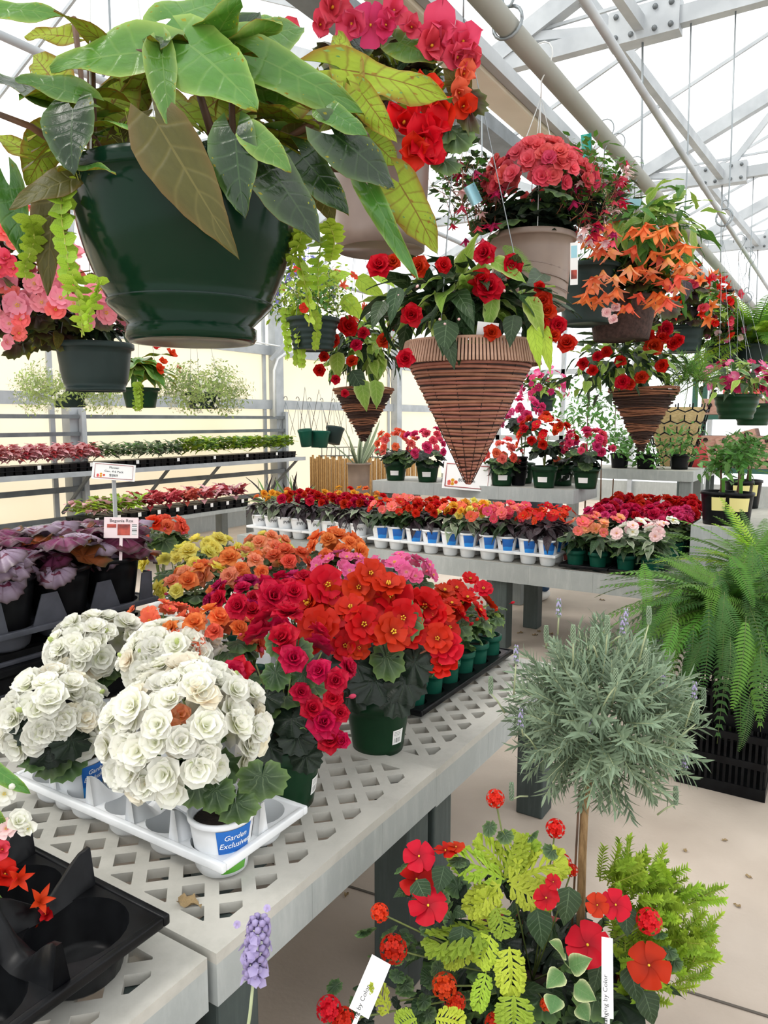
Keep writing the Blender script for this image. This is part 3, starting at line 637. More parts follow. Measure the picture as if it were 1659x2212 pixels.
def leaf(kind, k=None):
    k = R.randrange(3) if k is None else k; key = (kind, k)
    if key not in LF: LF[key] = LK[kind](k * 13 + 3)
    return LF[key]
# ================================================================ growing things
def hemi(i, n, top=1.0, low=0.0):
    """fibonacci direction between elevation sin=low and sin=top"""
    z = low + (top - low) * (1 - (i + .5) / n); z = max(-1, min(1, z + R.uniform(-.07, .07))); a = i * 2.39996 + R.uniform(-.6, .6); r = math.sqrt(max(0, 1 - z * z))
    return V((r * math.cos(a), r * math.sin(a), z))
def leaves(p, c, n, kinds, size, rad, low=-.1, top=.9, droop=.35, stalk=0, flat=.0, wx=1.0, stemmat=None, inner=.3):
    """n leaves around centre c: bases on an inner ellipsoid, blades pointing out and drooping"""
    c = V(c); rz = rad[1] if isinstance(rad, tuple) else rad; rx = rad[0] if isinstance(rad, tuple) else rad
    for i in range(n):
        d = hemi(i, n, top, low); s = size * R.uniform(.75, 1.2); o = V((d.x * rx * wx, d.y * rx, d.z * rz)); b = c + o * R.uniform(inner, .9)
        out = V((d.x, d.y, 0)); out = out.normalized() if out.length > .05 else V((1, 0, 0))
        dr = (out * (1 - flat * 0) + V((0, 0, d.z * .7 - droop + R.uniform(-.2, .2)))).normalized(); nm = (d + V((0, 0, .7)) + V((R.uniform(-.3, .3), R.uniform(-.3, .3), 0)))
        put('leaf', leaf(R.choice(kinds)), p, laid(b - dr * s * .3, dr, nm, s))
def blooms(p, c, n, kinds, size, rad, low=.0, top=1.0, name='flower', jit=.12, face=None, sq=1.0, droop=0, cam=0.0):
    c = V(c); rz = rad[1] if isinstance(rad, tuple) else rad; rx = rad[0] if isinstance(rad, tuple) else rad
    for i in range(n):
        d = hemi(i, n, top, low); q = 1 + R.uniform(-jit, jit); pos = c + V((d.x * rx, d.y * rx, d.z * rz)) * q
        kd, col = R.choice(kinds); z = d + V((0, 0, .25 - droop)) + V((R.uniform(-.3, .3), R.uniform(-.3, .3), R.uniform(-.2, .2))) + (EYE - pos).normalized() * cam
        s = size * R.uniform(.8, 1.2); put(name, flower(kd, col), p, aim(pos, z, R.uniform(0, 6.3), (s, s, s * sq)))
def bush(p, c, n, kinds, size, rad, low=-.5, top=.95, inner=.45, down=.15, rnd=.7):
    """leaves spread through an ellipsoid shell on short side shoots"""
    c = V(c); rx = rad[0]; rz = rad[1]; ry = rad[2] if len(rad) > 2 else rx
    for i in range(n):
        d = hemi(i, n, top, low); k = R.uniform(inner, 1.0); b = c + V((d.x * rx, d.y * ry, d.z * rz)) * k; s = size * R.uniform(.7, 1.25)
        dr = d * V((1, 1, .6)).length * .5 + V((R.uniform(-rnd, rnd), R.uniform(-rnd, rnd), R.uniform(-rnd, rnd) * .6 - down)); nm = d * .5 + V((R.uniform(-.4, .4), R.uniform(-.4, .4), 1))
        put('leaf', leaf(R.choice(kinds)), p, laid(b - dr.normalized() * s * .4, dr, nm, s))
def stems(p, c, tops, r=.003, m='stem_green', n=5, name='stem'):
    for tpt in tops:
        a = V(c); b = V(tpt); mid = a.lerp(b, .5) + V((0, 0, (b - a).length * .12)); mb = MB().tube([a, mid, b], [r * 1.3, r, r * .8], n)
        put(name, mb.mesh('stem', m), p)
POTM = {}
def pot(p, loc, R1, R0, h, m, rim=.012, rimh=.02, soilz=None, ribs=0, n=40, double=False, foot=0):
    """hollow round pot with rolled rim; base centre at loc"""
    key = (R1, R0, h, m, rim, rimh, ribs, foot)
    if key not in POTM:
        pr = [(0, .004), (R0 * .96, .004), (R0 * .96, 0), (R0, 0)]
        if foot: pr += [(R0 * 1.0, foot * .5), (R0 * .98, foot * .5), (R0 * 1.06, foot), ]
        z0 = pr[-1][1]; r0 = pr[-1][0]
        steps = max(6, ribs * 4)
        for k in range(1, steps + 1):
            s = k / steps; z = z0 + (h - rimh - z0) * s; r = r0 + (R1 - rim - r0) * (s ** (.75 if foot else 1)); pr.append((r + (.0022 * (1 if k % 4 < 2 else -1) if ribs else 0), z))
        pr += [(R1 - rim * .2, h - rimh), (R1, h - rimh * .85), (R1, h - .002), (R1 - .003, h), (R1 - .008, h - .001), (R1 - rim - .006, h - rimh), (R0 * .92, .02)]
        POTM[key] = MB().lathe(pr, n).mesh('pot_shell', m)
    o = put('pot', POTM[key], p, None, loc)
    sz = soilz if soilz is not None else h * .86
    sk = ('soil', R1, R0, sz)
    if sk not in POTM: POTM[sk] = MB().disc((R0 + (R1 - R0) * sz / h) - .012, sz).mesh('soil', 'soil')
    put('soil', POTM[sk], o, None, loc)
    return o
def patch(R1, R0, h, a0, a1, z0, z1, m, n=8, off=.0012, taper=0.0):
    """label wrapped on a tapered pot, base at the origin; angles in radians from +X"""
    vs = []; uv = []
    for j in (0, 1):
        z = (z0, z1)[j]; r = R0 + (R1 - R0) * z / h + off; sh = taper * (1 - j)
        for i in range(n + 1):
            a = a0 + (a1 - a0) * (sh + (1 - 2 * sh) * i / n); vs.append((r * math.cos(a), r * math.sin(a), z)); uv.append((i / n, j))
    return MB().add(vs, [(i, i + 1, n + 2 + i, n + 1 + i) for i in range(n)], 0, uv).mesh('label_patch', m)
def toward(loc, off=0):  # angle on a pot that faces the viewer's side of the aisle
    return math.atan2(EYE.y - loc[1], EYE.x - loc[0]) + off
TXT = {}
def text(s, size, m, align='CENTER', shear=0, wrapR=None, slope=.0):
    key = (s, size, m, wrapR, shear)
    if key in TXT: return TXT[key]
    cu = bpy.data.curves.new('txt', 'FONT'); cu.body = s; cu.size = size; cu.align_x = align; cu.shear = shear; cu.resolution_u = 2; cu.extrude = .0003
    ob = bpy.data.objects.new('txt', cu); COL.objects.link(ob); dg = bpy.context.evaluated_depsgraph_get(); me = bpy.data.meshes.new_from_object(ob.evaluated_get(dg))
    bpy.data.objects.remove(ob); me.materials.clear(); me.materials.append(MATS[m]); me.name = 'lettering'
    if wrapR:   # x -> angle around a pot of that radius; y up; facing +X
        for q in me.vertices:
            a = q.co.x / wrapR; r = wrapR + q.co.z + q.co.y * slope; q.co = V((r * math.cos(a), r * math.sin(a), q.co.y))
    TXT[key] = me; return me
def hookwires(p, rimc, Rm, zt, x=None, n=3, hook=True, m='wire', top=None, r=.0016):
    """thin hanger wires from the rim up to a hook over the pipe"""
    c = V(rimc); tp = V(top) if top is not None else V((c.x if x is None else x, c.y, zt))
    hz = tp - V((0, 0, .14))
    for k in range(n):
        a = 2 * PI * k / n + .5; b = c + V((math.cos(a) * Rm, math.sin(a) * Rm, 0)); put('hanger_wire', MB().tube([b - V((0, 0, .01)), b, hz], r, 4).mesh('hanger_wire', m), p)
    if hook:
        pts = [hz, hz + V((0, 0, .06))] + [tp + V((.04 * math.cos(a), 0, .005 + .045 * math.sin(a))) for a in [-.6 + PI * 1.25 * k / 8 for k in range(9)]]
        put('hook', MB().tube(pts, .0028, 5).mesh('hook', m), p)
# ================================================================ pixel-guided placing of single leaves and flowers
LW = dict(wing=.55, wingd=.52, wingo=.46, wingu=.55, imp=.42, impl=.46, lance=.3, coleus=.9, varieg=.62, rieger=1., riegerd=1., fern=.48, fernd=.48, fernb=.48, chart=.5, bronze=1., black=.42)
def Lpx(p, kind, b, e, tb, te, w=None, n=None, k=None):
    B = U(b[0], b[1], tb); E = U(e[0], e[1], te); d = E - B; L = d.length * 1.02
    sx = L if w is None else (w / FPX * (tb + te) / 2) / LW[kind]
    nm = V(n) if n is not None else (EYE - B).normalized() * .9 + V((0, 0, .7)) + V((R.uniform(-.5, .5), R.uniform(-.5, .5), R.uniform(-.3, .3)))
    return put('leaf', leaf(kind, k), p, laid(B, d, nm, (sx, L, L * (.22 if kind.startswith('fern') else .8))))
def Fpx(p, kind, col, u, v, t, px, n=None, name='flower', sq=1.0):
    P_ = U(u, v, t); nm = V(n) if n is not None else (EYE - P_).normalized() + V((R.uniform(-.35, .35), R.uniform(-.35, .35), R.uniform(.0, .5)))
    s = px / FPX * t; return put(name, flower(kind, col), p, aim(P_, nm, R.uniform(0, 6.3), (s, s, s * sq)))
# ================================================================ the great dark green basket of angel-wing begonia
BC = U(405, 395, 1.11)
h1 = thing('hanging_basket', 'huge glossy dark green basket of angel wing begonia with broad leaves', 'hanging basket', BC - V((0, 0, .235)))
z0 = BC.z - .235
prof = [(0, .006), (.06, .004), (.085, .0), (.094, 0), (.098, .006), (.098, .02), (.092, .024), (.121, .052), (.123, .056), (.121, .06)]
for k in range(1, 11): s = k / 10; prof.append((.121 + .042 * math.sin(s * PI / 2) ** .9, .06 + .152 * s))
prof += [(.168, .213), (.17, .216), (.17, .233), (.167, .235), (.16, .233), (.155, .21), (.1, .06)]
bp = put('pot', MB().lathe(prof, 64).mesh('pot_shell', 'pot_dark'), h1, None, (BC.x, BC.y, z0))
put('soil', MB().disc(.155, .205, 32).mesh('soil', 'soil'), h1, None, (BC.x, BC.y, z0))
put('drip_ring', MB().tube([(.1225 * math.cos(a), .1225 * math.sin(a), .057) for a in [2 * PI * k / 48 for k in range(49)]], .0013, 5).mesh('drip_ring', 'pot_slate'), h1, None, (BC.x, BC.y, z0))
hookwires(h1, BC, .165, PZ + .02, PX, 3, True, 'white_wire', None, .0014)
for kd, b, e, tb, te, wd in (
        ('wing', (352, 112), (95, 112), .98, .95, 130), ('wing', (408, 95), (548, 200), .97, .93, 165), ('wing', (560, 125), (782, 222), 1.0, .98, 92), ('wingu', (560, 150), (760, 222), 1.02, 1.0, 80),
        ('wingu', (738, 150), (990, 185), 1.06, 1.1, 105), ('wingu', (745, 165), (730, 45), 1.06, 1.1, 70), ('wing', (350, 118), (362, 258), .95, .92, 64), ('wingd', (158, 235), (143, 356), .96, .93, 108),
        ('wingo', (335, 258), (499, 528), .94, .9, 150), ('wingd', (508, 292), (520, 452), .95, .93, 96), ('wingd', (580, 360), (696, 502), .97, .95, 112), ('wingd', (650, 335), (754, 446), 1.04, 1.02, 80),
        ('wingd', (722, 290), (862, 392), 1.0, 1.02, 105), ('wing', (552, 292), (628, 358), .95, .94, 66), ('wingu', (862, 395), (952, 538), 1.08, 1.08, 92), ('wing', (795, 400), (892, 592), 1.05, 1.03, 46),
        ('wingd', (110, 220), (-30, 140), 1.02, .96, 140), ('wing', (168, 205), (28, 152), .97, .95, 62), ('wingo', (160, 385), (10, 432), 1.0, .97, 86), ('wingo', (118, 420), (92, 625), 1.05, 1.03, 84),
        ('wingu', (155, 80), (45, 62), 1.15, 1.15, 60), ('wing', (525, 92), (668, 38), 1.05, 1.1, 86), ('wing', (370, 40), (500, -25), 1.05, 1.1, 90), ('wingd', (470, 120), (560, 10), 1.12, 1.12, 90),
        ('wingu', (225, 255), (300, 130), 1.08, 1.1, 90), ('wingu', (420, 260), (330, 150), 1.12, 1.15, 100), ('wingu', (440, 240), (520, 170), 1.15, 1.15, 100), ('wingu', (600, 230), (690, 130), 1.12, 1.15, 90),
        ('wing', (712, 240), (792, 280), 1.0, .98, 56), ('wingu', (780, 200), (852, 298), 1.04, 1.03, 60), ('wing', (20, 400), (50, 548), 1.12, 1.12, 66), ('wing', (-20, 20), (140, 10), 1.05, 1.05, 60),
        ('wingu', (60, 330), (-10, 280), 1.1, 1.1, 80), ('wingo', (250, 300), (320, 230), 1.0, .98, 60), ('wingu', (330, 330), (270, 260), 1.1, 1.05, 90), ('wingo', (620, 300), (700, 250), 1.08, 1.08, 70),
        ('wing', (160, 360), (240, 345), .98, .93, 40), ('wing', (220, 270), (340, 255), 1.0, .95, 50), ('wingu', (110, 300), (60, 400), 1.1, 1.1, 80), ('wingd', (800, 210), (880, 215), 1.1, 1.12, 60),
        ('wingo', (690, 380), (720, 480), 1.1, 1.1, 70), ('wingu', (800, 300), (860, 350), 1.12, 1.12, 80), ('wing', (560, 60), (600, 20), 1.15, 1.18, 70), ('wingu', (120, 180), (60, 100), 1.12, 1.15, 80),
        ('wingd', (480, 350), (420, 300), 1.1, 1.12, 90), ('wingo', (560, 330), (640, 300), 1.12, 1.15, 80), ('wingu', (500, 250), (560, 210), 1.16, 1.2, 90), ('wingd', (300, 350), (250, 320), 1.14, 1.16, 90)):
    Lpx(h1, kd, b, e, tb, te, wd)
for a, b, ta, tb, r in (((200, 385), (197, 140), 1.06, 1.0, .0068), ((480, 380), (425, 185), 1.08, 1.0, .006), ((505, 370), (500, 200), 1.1, 1.05, .005), ((560, 340), (770, 230), 1.1, 1.05, .005), ((150, 330), (-20, 240), 1.08, 1.0, .005), ((640, 360), (850, 400), 1.1, 1.08, .004), ((430, 185), (405, 100), 1.0, .97, .004), ((197, 140), (345, 110), 1.0, .97, .003), ((160, 40), (190, 300), 1.15, 1.1, .004), ((505, 210), (555, 130), 1.05, 1.0, .003), ((260, 385), (150, 240), 1.05, .97, .003)):
    A = U(*a, ta); B = U(*b, tb); put('stem', MB().tube([A, A.lerp(B, .5) + V((0, 0, .008)), B], [r * 1.2, r, r * .8], 8).mesh('stem', 'stem_brown'), h1)
for i in range(60):   # inner leaves filling the crown
    d = hemi(i, 60, .9, -.05); b = BC + V((d.x * .13, d.y * .13, .05 + d.z * .13)); dr = V((d.x, d.y, rr(-.5, .4))); s_ = rr(.07, .12)
    if (b - EYE).dot(FW) < 1.02: continue
    put('leaf', leaf(R.choice(['wing', 'wingu', 'wingd', 'wingu', 'wingo'])), h1, laid(b, dr, V((d.x * .3, d.y * .3, 1)), s_))
for u, v, v2, t in ((135, 400, 640, .99), (165, 590, 725, .99), (200, 600, 712, .98), (60, 470, 600, 1.02), (655, 500, 700, 1.12), (690, 510, 640, 1.12), (640, 490, 600, 1.1), (715, 480, 560, 1.12)):
    A = U(u, v, t); L = (v2 - v) / FPX * t; put('trailing_stem', leaf('trail'), h1, Matrix.Translation(A) @ Rz(rr(0, 6)) @ Matrix.Diagonal((.135, .135, L, 1)))
for u, v in ((225, 370), (300, 360), (260, 340), (180, 380), (330, 385)):
    put('creeping_tuft', leaf('limefill'), h1, aim(U(u, v + 20, 1.0), (rr(-.4, .4), rr(-.4, .4), 1), rr(0, 6), .07))
# ================================================================ trays
def tray(name, label, cat, lo, nx, ny, cx, cy, depth, m, group=None, wall=0, peak=0, lip=.014, cupr=None, m2=None, scallop=0, z=None, spine=0):
    """carry tray: cups under a pierced plate, flange round it, optional towers between the cups. lo = low corner on the bench"""
    lo = V(lo); t = thing(name, label, cat, lo + V((nx * cx / 2, ny * cy / 2, 0)), group); zt = lo.z + depth
    mb = MB()
    for i in range(nx):
        for j in range(ny):
            c = V((lo.x + (i + .5) * cx, lo.y + (j + .5) * cy, 0)); r = cupr or min(cx, cy) * .44; n = 24; vs = []
            for k in range(n):
                a = 2 * PI * k / n; q = max(abs(math.cos(a)), abs(math.sin(a)))
                vs += [(c.x + math.cos(a) / q * cx / 2, c.y + math.sin(a) / q * cy / 2, zt), (c.x + math.cos(a) * r, c.y + math.sin(a) * r, zt)]
            mb.add(vs, [(2 * k, 2 * ((k + 1) % n), 2 * ((k + 1) % n) + 1, 2 * k + 1) for k in range(n)])
            put('cup', MB().lathe([(r, depth), (r * .82, .012), (r * .7, .002), (0, .002)], n).lathe([(0, 0), (r * .72, 0), (r * .84, .01), (r + .002, depth - .001)], n).mesh('cup', m2 or m), t, None, (c.x, c.y, lo.z))
    put('plate', mb.mesh('plate', m, False), t)
    x0, y0, x1, y1 = lo.x, lo.y, lo.x + nx * cx, lo.y + ny * cy; fb = MB()
    for a, b, c, d in ((x0 - lip, y0 - lip, x1 + lip, y0), (x0 - lip, y1, x1 + lip, y1 + lip), (x0 - lip, y0, x0, y1), (x1, y0, x1 + lip, y1)):
        fb.box((a, b, zt - .016), (c, d, zt + .003), 0, None, .003)
    put('rim', fb.mesh('rim', m), t)
    if peak:
        for i in range(nx + 1):
            for j in range(ny + 1):
                e = (i in (0, nx)) or (j in (0, ny))
                if e and scallop == 0 and (i in (0, nx)) and (j in (0, ny)): continue
                c = (x0 + i * cx, y0 + j * cy); w_ = min(cx, cy) * (.17 if not e else .13); hh = peak * (1 if not e else .8)
                px = min(max(c[0], x0 + w_ * .5), x1 - w_ * .5); py = min(max(c[1], y0 + w_ * .5), y1 - w_ * .5)
                vs = [(px + sx * w_ * q, py + sy * w_ * q, zt + hh * h_) for q, h_ in ((1, 0), (.55, .5), (.34, 1)) for sx, sy in ((-1, -1), (1, -1), (1, 1), (-1, 1))]
                fs = [(q * 4 + k, q * 4 + (k + 1) % 4, q * 4 + 4 + (k + 1) % 4, q * 4 + 4 + k) for q in (0, 1) for k in range(4)] + [(8, 9, 10, 11)]
                put('divider_peak', MB().add(vs, fs).mesh('divider_peak', m, False), t)
    if spine:
        def scoop(a, b, fx, along, at, n_=10):
            vs = []
            for k in range(n_ + 1):
                s = k / n_; h_ = spine * (.12 + .88 * abs(math.cos(PI * s)) ** 1.5); q = a + (b - a) * s; w_ = .004 + .012 * (1 - h_ / spine)
                for sd, zz in ((-w_ - .012, zt - .002), (-.005, zt + h_), (.005, zt + h_), (w_ + .012, zt - .002)): vs.append((q, at + sd, zz) if along == 'x' else (at + sd, q, zz))
            put('divider', MB().add(vs, [(k * 4 + e, k * 4 + e + 1, k * 4 + e + 5, k * 4 + e + 4) for k in range(n_) for e in range(3)] + [(0, 1, 2, 3), (n_ * 4 + 3, n_ * 4 + 2, n_ * 4 + 1, n_ * 4)]).mesh('divider', m), t)
        for j in range(1, ny):
            for i in range(nx): scoop(x0 + i * cx, x0 + (i + 1) * cx, 0, 'x', y0 + j * cy)
        for i in range(1, nx):
            for j in range(ny): scoop(y0 + j * cy, y0 + (j + 1) * cy, 0, 'y', x0 + i * cx)
    if wall:
        for j in (0, ny):
            for i in range(nx + 1):
                c = x0 + i * cx; a = max(x0, c - cx * .3); b = min(x1, c + cx * .3); y = y0 + j * cy + (.004 if j == 0 else -.004); a2 = a + (b - a) * (.28 if a > x0 else 0); b2 = b - (b - a) * (.28 if b < x1 else 0)
                vs = [(q, y + s, zz) for s in (-.002, .002) for q, zz in ((a, zt), (b, zt), (b2, zt + wall), (a2, zt + wall))]
                put('side_wall', MB().add(vs, [(3, 2, 1, 0), (4, 5, 6, 7), (0, 1, 5, 4), (1, 2, 6, 5), (2, 3, 7, 6), (3, 0, 4, 7)]).mesh('side_wall', m, False), t)
        for i in (0, nx):
            for j in range(ny + 1):
                c = y0 + j * cy; a = max(y0, c - cy * .3); b = min(y1, c + cy * .3); x = x0 + i * cx + (.004 if i == 0 else -.004); a2 = a + (b - a) * (.28 if a > y0 else 0); b2 = b - (b - a) * (.28 if b < y1 else 0)
                vs = [(x + s, q, zz) for s in (-.002, .002) for q, zz in ((a, zt), (b, zt), (b2, zt + wall), (a2, zt + wall))]
                put('side_wall', MB().add(vs, [(3, 2, 1, 0), (4, 5, 6, 7), (0, 1, 5, 4), (1, 2, 6, 5), (2, 3, 7, 6), (3, 0, 4, 7)]).mesh('side_wall', m, False), t)
    return t
# blue and green printed label with lettering, barcode sticker
def bluelabel():
    m, nt, bs, out = newmat('label_blue'); uv = nt.n.new('ShaderNodeTexCoord').outputs['UV']; sp = nt.n.new('ShaderNodeSeparateXYZ'); nt.l.new(uv, sp.inputs[0])
    n_ = nt.n.new('ShaderNodeTexNoise'); n_.inputs['Scale'].default_value = 3; nt.l.new(uv, n_.inputs['Vector'])
    y = nt.math('ADD', sp.outputs[1], nt.math('MULTIPLY_ADD', n_.outputs['Fac'], .12, -.06))
    col = nt.ramp(y, [(0, lin('4f9a2e')), (.16, lin('66ac3a')), (.2, lin('1d7fd0')), (.45, lin('2390de')), (.5, lin('0f5cae')), (1, lin('1a6cc4'))]); bs.inputs['Roughness'].default_value = .4; finish(nt, bs, out, col, 0)
    m, nt, bs, out = newmat('label_barcode'); uv = nt.n.new('ShaderNodeTexCoord').outputs['UV']; sp = nt.n.new('ShaderNodeSeparateXYZ'); nt.l.new(uv, sp.inputs[0])
    bars = nt.math('GREATER_THAN', nt.math('SINE', nt.math('ADD', nt.math('MULTIPLY', sp.outputs[0], 95), nt.math('MULTIPLY', nt.math('SINE', nt.math('MULTIPLY', sp.outputs[0], 37)), 2.2))), .1)
    lo_ = nt.math('MULTIPLY', nt.math('GREATER_THAN', sp.outputs[1], .12), nt.math('LESS_THAN', sp.outputs[1], .45)); mid = nt.math('MULTIPLY', nt.math('GREATER_THAN', sp.outputs[0], .12), nt.math('LESS_THAN', sp.outputs[0], .75))
    ln = nt.math('MULTIPLY', nt.math('GREATER_THAN', nt.math('SINE', nt.math('MULTIPLY', sp.outputs[1], 60)), .4), nt.math('MULTIPLY', nt.math('GREATER_THAN', sp.outputs[1], .55), nt.math('LESS_THAN', sp.outputs[1], .9)))
    f = nt.math('MULTIPLY', mid, nt.math('MAXIMUM', nt.math('MULTIPLY', bars, lo_), nt.math('MULTIPLY', ln, .7)))
    finish(nt, bs, out, nt.mix(f, lin('f2f2f0'), lin('2b2b2e')), 0)
bluelabel()
PB = (.072, .052, .125)     # white 11 cm pot
LBL = {}
def whitepot(p, base, kind='blue', txt=False, a_off=.0):
    base = V(base); p = pot(p, base, PB[0], PB[1], PB[2], 'white_plastic', .004, .012)
    a = toward(base, a_off)
    if kind == 'blue':
        if 'b' not in LBL: LBL['b'] = patch(PB[0] - .004, PB[1], PB[2] - .012, -.62, .62, .008, .11, 'label_blue', 10, .0012, .1); LBL['c'] = patch(PB[0] - .004, PB[1], PB[2] - .012, 1.0, 1.6, .03, .1, 'label_barcode', 6)
        T = Matrix.Translation(base) @ Rz(a)
        lb = put('label', LBL['b'], p, T); put('barcode_label', LBL['c'], p, T)
        if txt:
            for s_, zz in (('Garden', .088), ('Exclusives', .07)): put('lettering', text(s_, .017, 'ink_white', 'CENTER', .25, PB[1] + (PB[0] - .004 - PB[1]) * zz / (PB[2] - .012) + .0022, .145), p, Matrix.Translation(base + V((0, 0, zz))) @ Rz(a))
    else:
        if 'pw' not in LBL: LBL['q'] = patch(PB[0] - .004, PB[1], PB[2] - .012, 1.0, 1.6, .03, .09, 'label_barcode', 6)
        put('lettering', text('PW', .036, 'ink', 'CENTER', 0, PB[0] - .003), p, Matrix.Translation(base + V((0, 0, .07))) @ Rz(a)); put('barcode_label', LBL['q'], p, Matrix.Translation(base) @ Rz(a))
def greenpot(p, base, R1, h, sticker=True, off=.3, m='pot_green', wide=False):
    base = V(base); p = pot(p, base, R1, R1 * .74, h, m, .006, h * .2)
    if wide:
        if 'wide' not in LBL: LBL['wide'] = patch(R1 * .985, R1 * .74, h, -.42, .42, h * .28, h * .52, 'paper', 8, .0015)
        put('price_sticker', LBL['wide'], p, Matrix.Translation(base) @ Rz(toward(base, off)))
    elif sticker:
        key = ('st', R1, h)
        if key not in LBL: LBL[key] = patch(R1 * .985, R1 * .74, h, -.22, .22, h * .2, h * .46, 'label_barcode', 6, .0015)
        put('price_sticker', LBL[key], p, Matrix.Translation(base) @ Rz(toward(base, off)))
# ================================================================ white tray and the white begonias
WT = tray('carry_tray', 'white carry tray holding white begonias on the lattice bench', 'tray', (-1.722, 1.012, .601), 5, 2, .14, .125, .062, 'white_plastic', None, 0, 0, .014, .06, 'tray_inside', 0, None, .07)
def potted(name, label, base, pots, dome, rx, rz, fl, lf, cat='potted plant', group=None, stemn=6):
    """one potted plant. fl: list of (n, kinds, size, low, top, cam); lf: list of (n, kinds, size, low, top, droop, zoff, rscale)"""
    p = thing(name, label, cat, base, group)
    pots(p)
    d = V(dome); b = V(base)
    for (n, kinds, size, low, top, droop, zo, rs) in lf: leaves(p, d + V((0, 0, zo)), n, kinds, size, (rx * rs, rz * rs), low, top, droop)
    for (n, kinds, size, low, top, cm) in fl: blooms(p, d, n, kinds, size, (rx, rz), low, top, 'flower', .1, None, 1, 0, cm)
    tops = [d + V((rr(-.6, .6) * rx, rr(-.6, .6) * rx, rr(.0, .5) * rz)) for _ in range(stemn)]
    stems(p, b + V((0, 0, .1)), tops, .0025, 'stem_green')
    return p
WH = [('camellia', 'white')] * 9 + [('camellia', 'cream')]
def white_begonia(label, base, dome, rx, rz, n, txt, aoff, group=None, extra=0):
    p = potted('white_begonia', label, base, lambda q: whitepot(q, base, 'blue', txt, aoff), dome, rx, rz,
               [(int(n * 1.5), WH, .068, -.4, 1, .3), (int(n * .5), WH, .06, -.5, .8, .3), (int(n * .3), [('bud', 'bud_green'), ('bud', 'white')], .03, -.5, .8, 0)], [(14, ['rieger'], .1, -.7, .3, .45, -rz * .45, .62)], 'potted plant', group)
    return p
pA = white_begonia('largest cream white begonia tinged with peach, its pot lettered on blue', (-1.082, 1.075, .606), U(400, 1578, 1.6), .152, .142, 58, True, .42)
for _ in range(9): d = hemi(R.randrange(9), 9, .8, -.2); q = V((WL[pA.name].x, WL[pA.name].y, 0)); put('flower', flower('camellia', 'peach'), pA, aim(U(385, 1590, 1.58) + V((rr(-.08, .08), rr(-.06, .02), rr(-.05, .06))), (EYE - q).normalized() + d * .4, rr(0, 6), .045))
for u, v in ((430, 1720), (470, 1735), (330, 1700), (560, 1700), (510, 1760), (300, 1640)): Lpx(pA, 'rieger', (u - rr(-10, 10), v - 60), (u, v + rr(10, 35)), 1.5, 1.47, rr(90, 125))
pB = white_begonia('small round white begonia at the far end of the white tray', (-1.582, 1.08, .606), U(120, 1548, 1.8), .105, .105, 34, True, .75)
for u, v in ((110, 1640), (150, 1620), (70, 1590)): Lpx(pB, 'riegerd', (u, v - 50), (u + rr(-15, 15), v + 25), 1.72, 1.7, 95)
for lb, u, v, t, rx, rz, n in (('domed white begonia standing against the stacked black crates', 207, 1400, 2.12, .125, .085, 36), ('white begonia between the coral begonia and the white tray', 374, 1425, 1.95, .115, .085, 34)):
    d = U(u, v, t); white_begonia(lb, (d.x, d.y, .601), d, rx, rz, n, False, .4)
tray('carry_tray', 'white carry tray behind the coral begonia beside the crates', 'tray', (-2.02, 1.74, .594), 2, 3, .14, .135, .062, 'white_plastic', None, 0, 0, .014, .06, 'tray_inside', 0, None, .12)
# ================================================================ the green pots on the near benches
def rieger(label, u, v, t, rxp, rzp, fl, nf, size, R1=.07, h=.12, base=None, sticker=False, lk=('rieger', 'rieger', 'riegerd'), nl=22, ls=.1, m='pot_teal', cam=.25, name='potted_begonia', group=None, low=-.1, zt=.601, off=.3, buds=4, budc='rose'):
    d = U(u, v, t); rx = rxp / FPX * t; rz = rzp / FPX * t; b = V(base) if base else V((d.x, d.y, zt))
    return potted(name, label, b, lambda q: greenpot(q, b, R1, h, sticker, off, m), d, rx, rz, [(nf, fl, size, low, 1, cam), (buds, [('bud', budc)], size * .4, -.3, .5, 0)],
                  [(nl, lk, ls, -.55, .55, .3, -rz * .25, .8)], 'potted plant', group, 7)
g1 = rieger('crimson rose begonia in a dark green pot by the white tray', 625, 1470, 1.85, 125, 150, [('double', 'crimson')], 9, .075, .1, .165, (-1.15, 1.36, .601), True, nl=24, ls=.085, m='pot_green', off=1.15, low=.1)
for u, v, px in ((675, 1530, 62), (700, 1560, 78), (735, 1540, 44), (650, 1495, 50), (715, 1600, 60), (740, 1600, 40), (690, 1450, 60), (725, 1470, 60), (500, 1455, 62), (515, 1310, 60), (545, 1320, 46), (590, 1290, 80), (635, 1280, 60), (720, 1510, 48), (560, 1355, 50), (605, 1350, 50)): Fpx(g1, 'double', 'crimson', u, v, 1.72 + (.2 if v < 1400 else 0), px)
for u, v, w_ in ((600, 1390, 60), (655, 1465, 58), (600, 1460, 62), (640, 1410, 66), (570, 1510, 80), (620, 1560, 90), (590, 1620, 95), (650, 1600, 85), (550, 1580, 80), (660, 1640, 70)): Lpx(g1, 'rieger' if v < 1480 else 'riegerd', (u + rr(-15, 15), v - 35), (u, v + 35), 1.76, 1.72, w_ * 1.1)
g2 = rieger('tall vivid red begonia with yellow eyes in a large green pot', 800, 1370, 2.15, 150, 110, [('open', 'red')], 10, .11, .1, .17, (-1.125, 1.76, .594), True, nl=18, ls=.12, m='pot_green', off=.75, low=.0, lk=('riegerd',), budc='red')
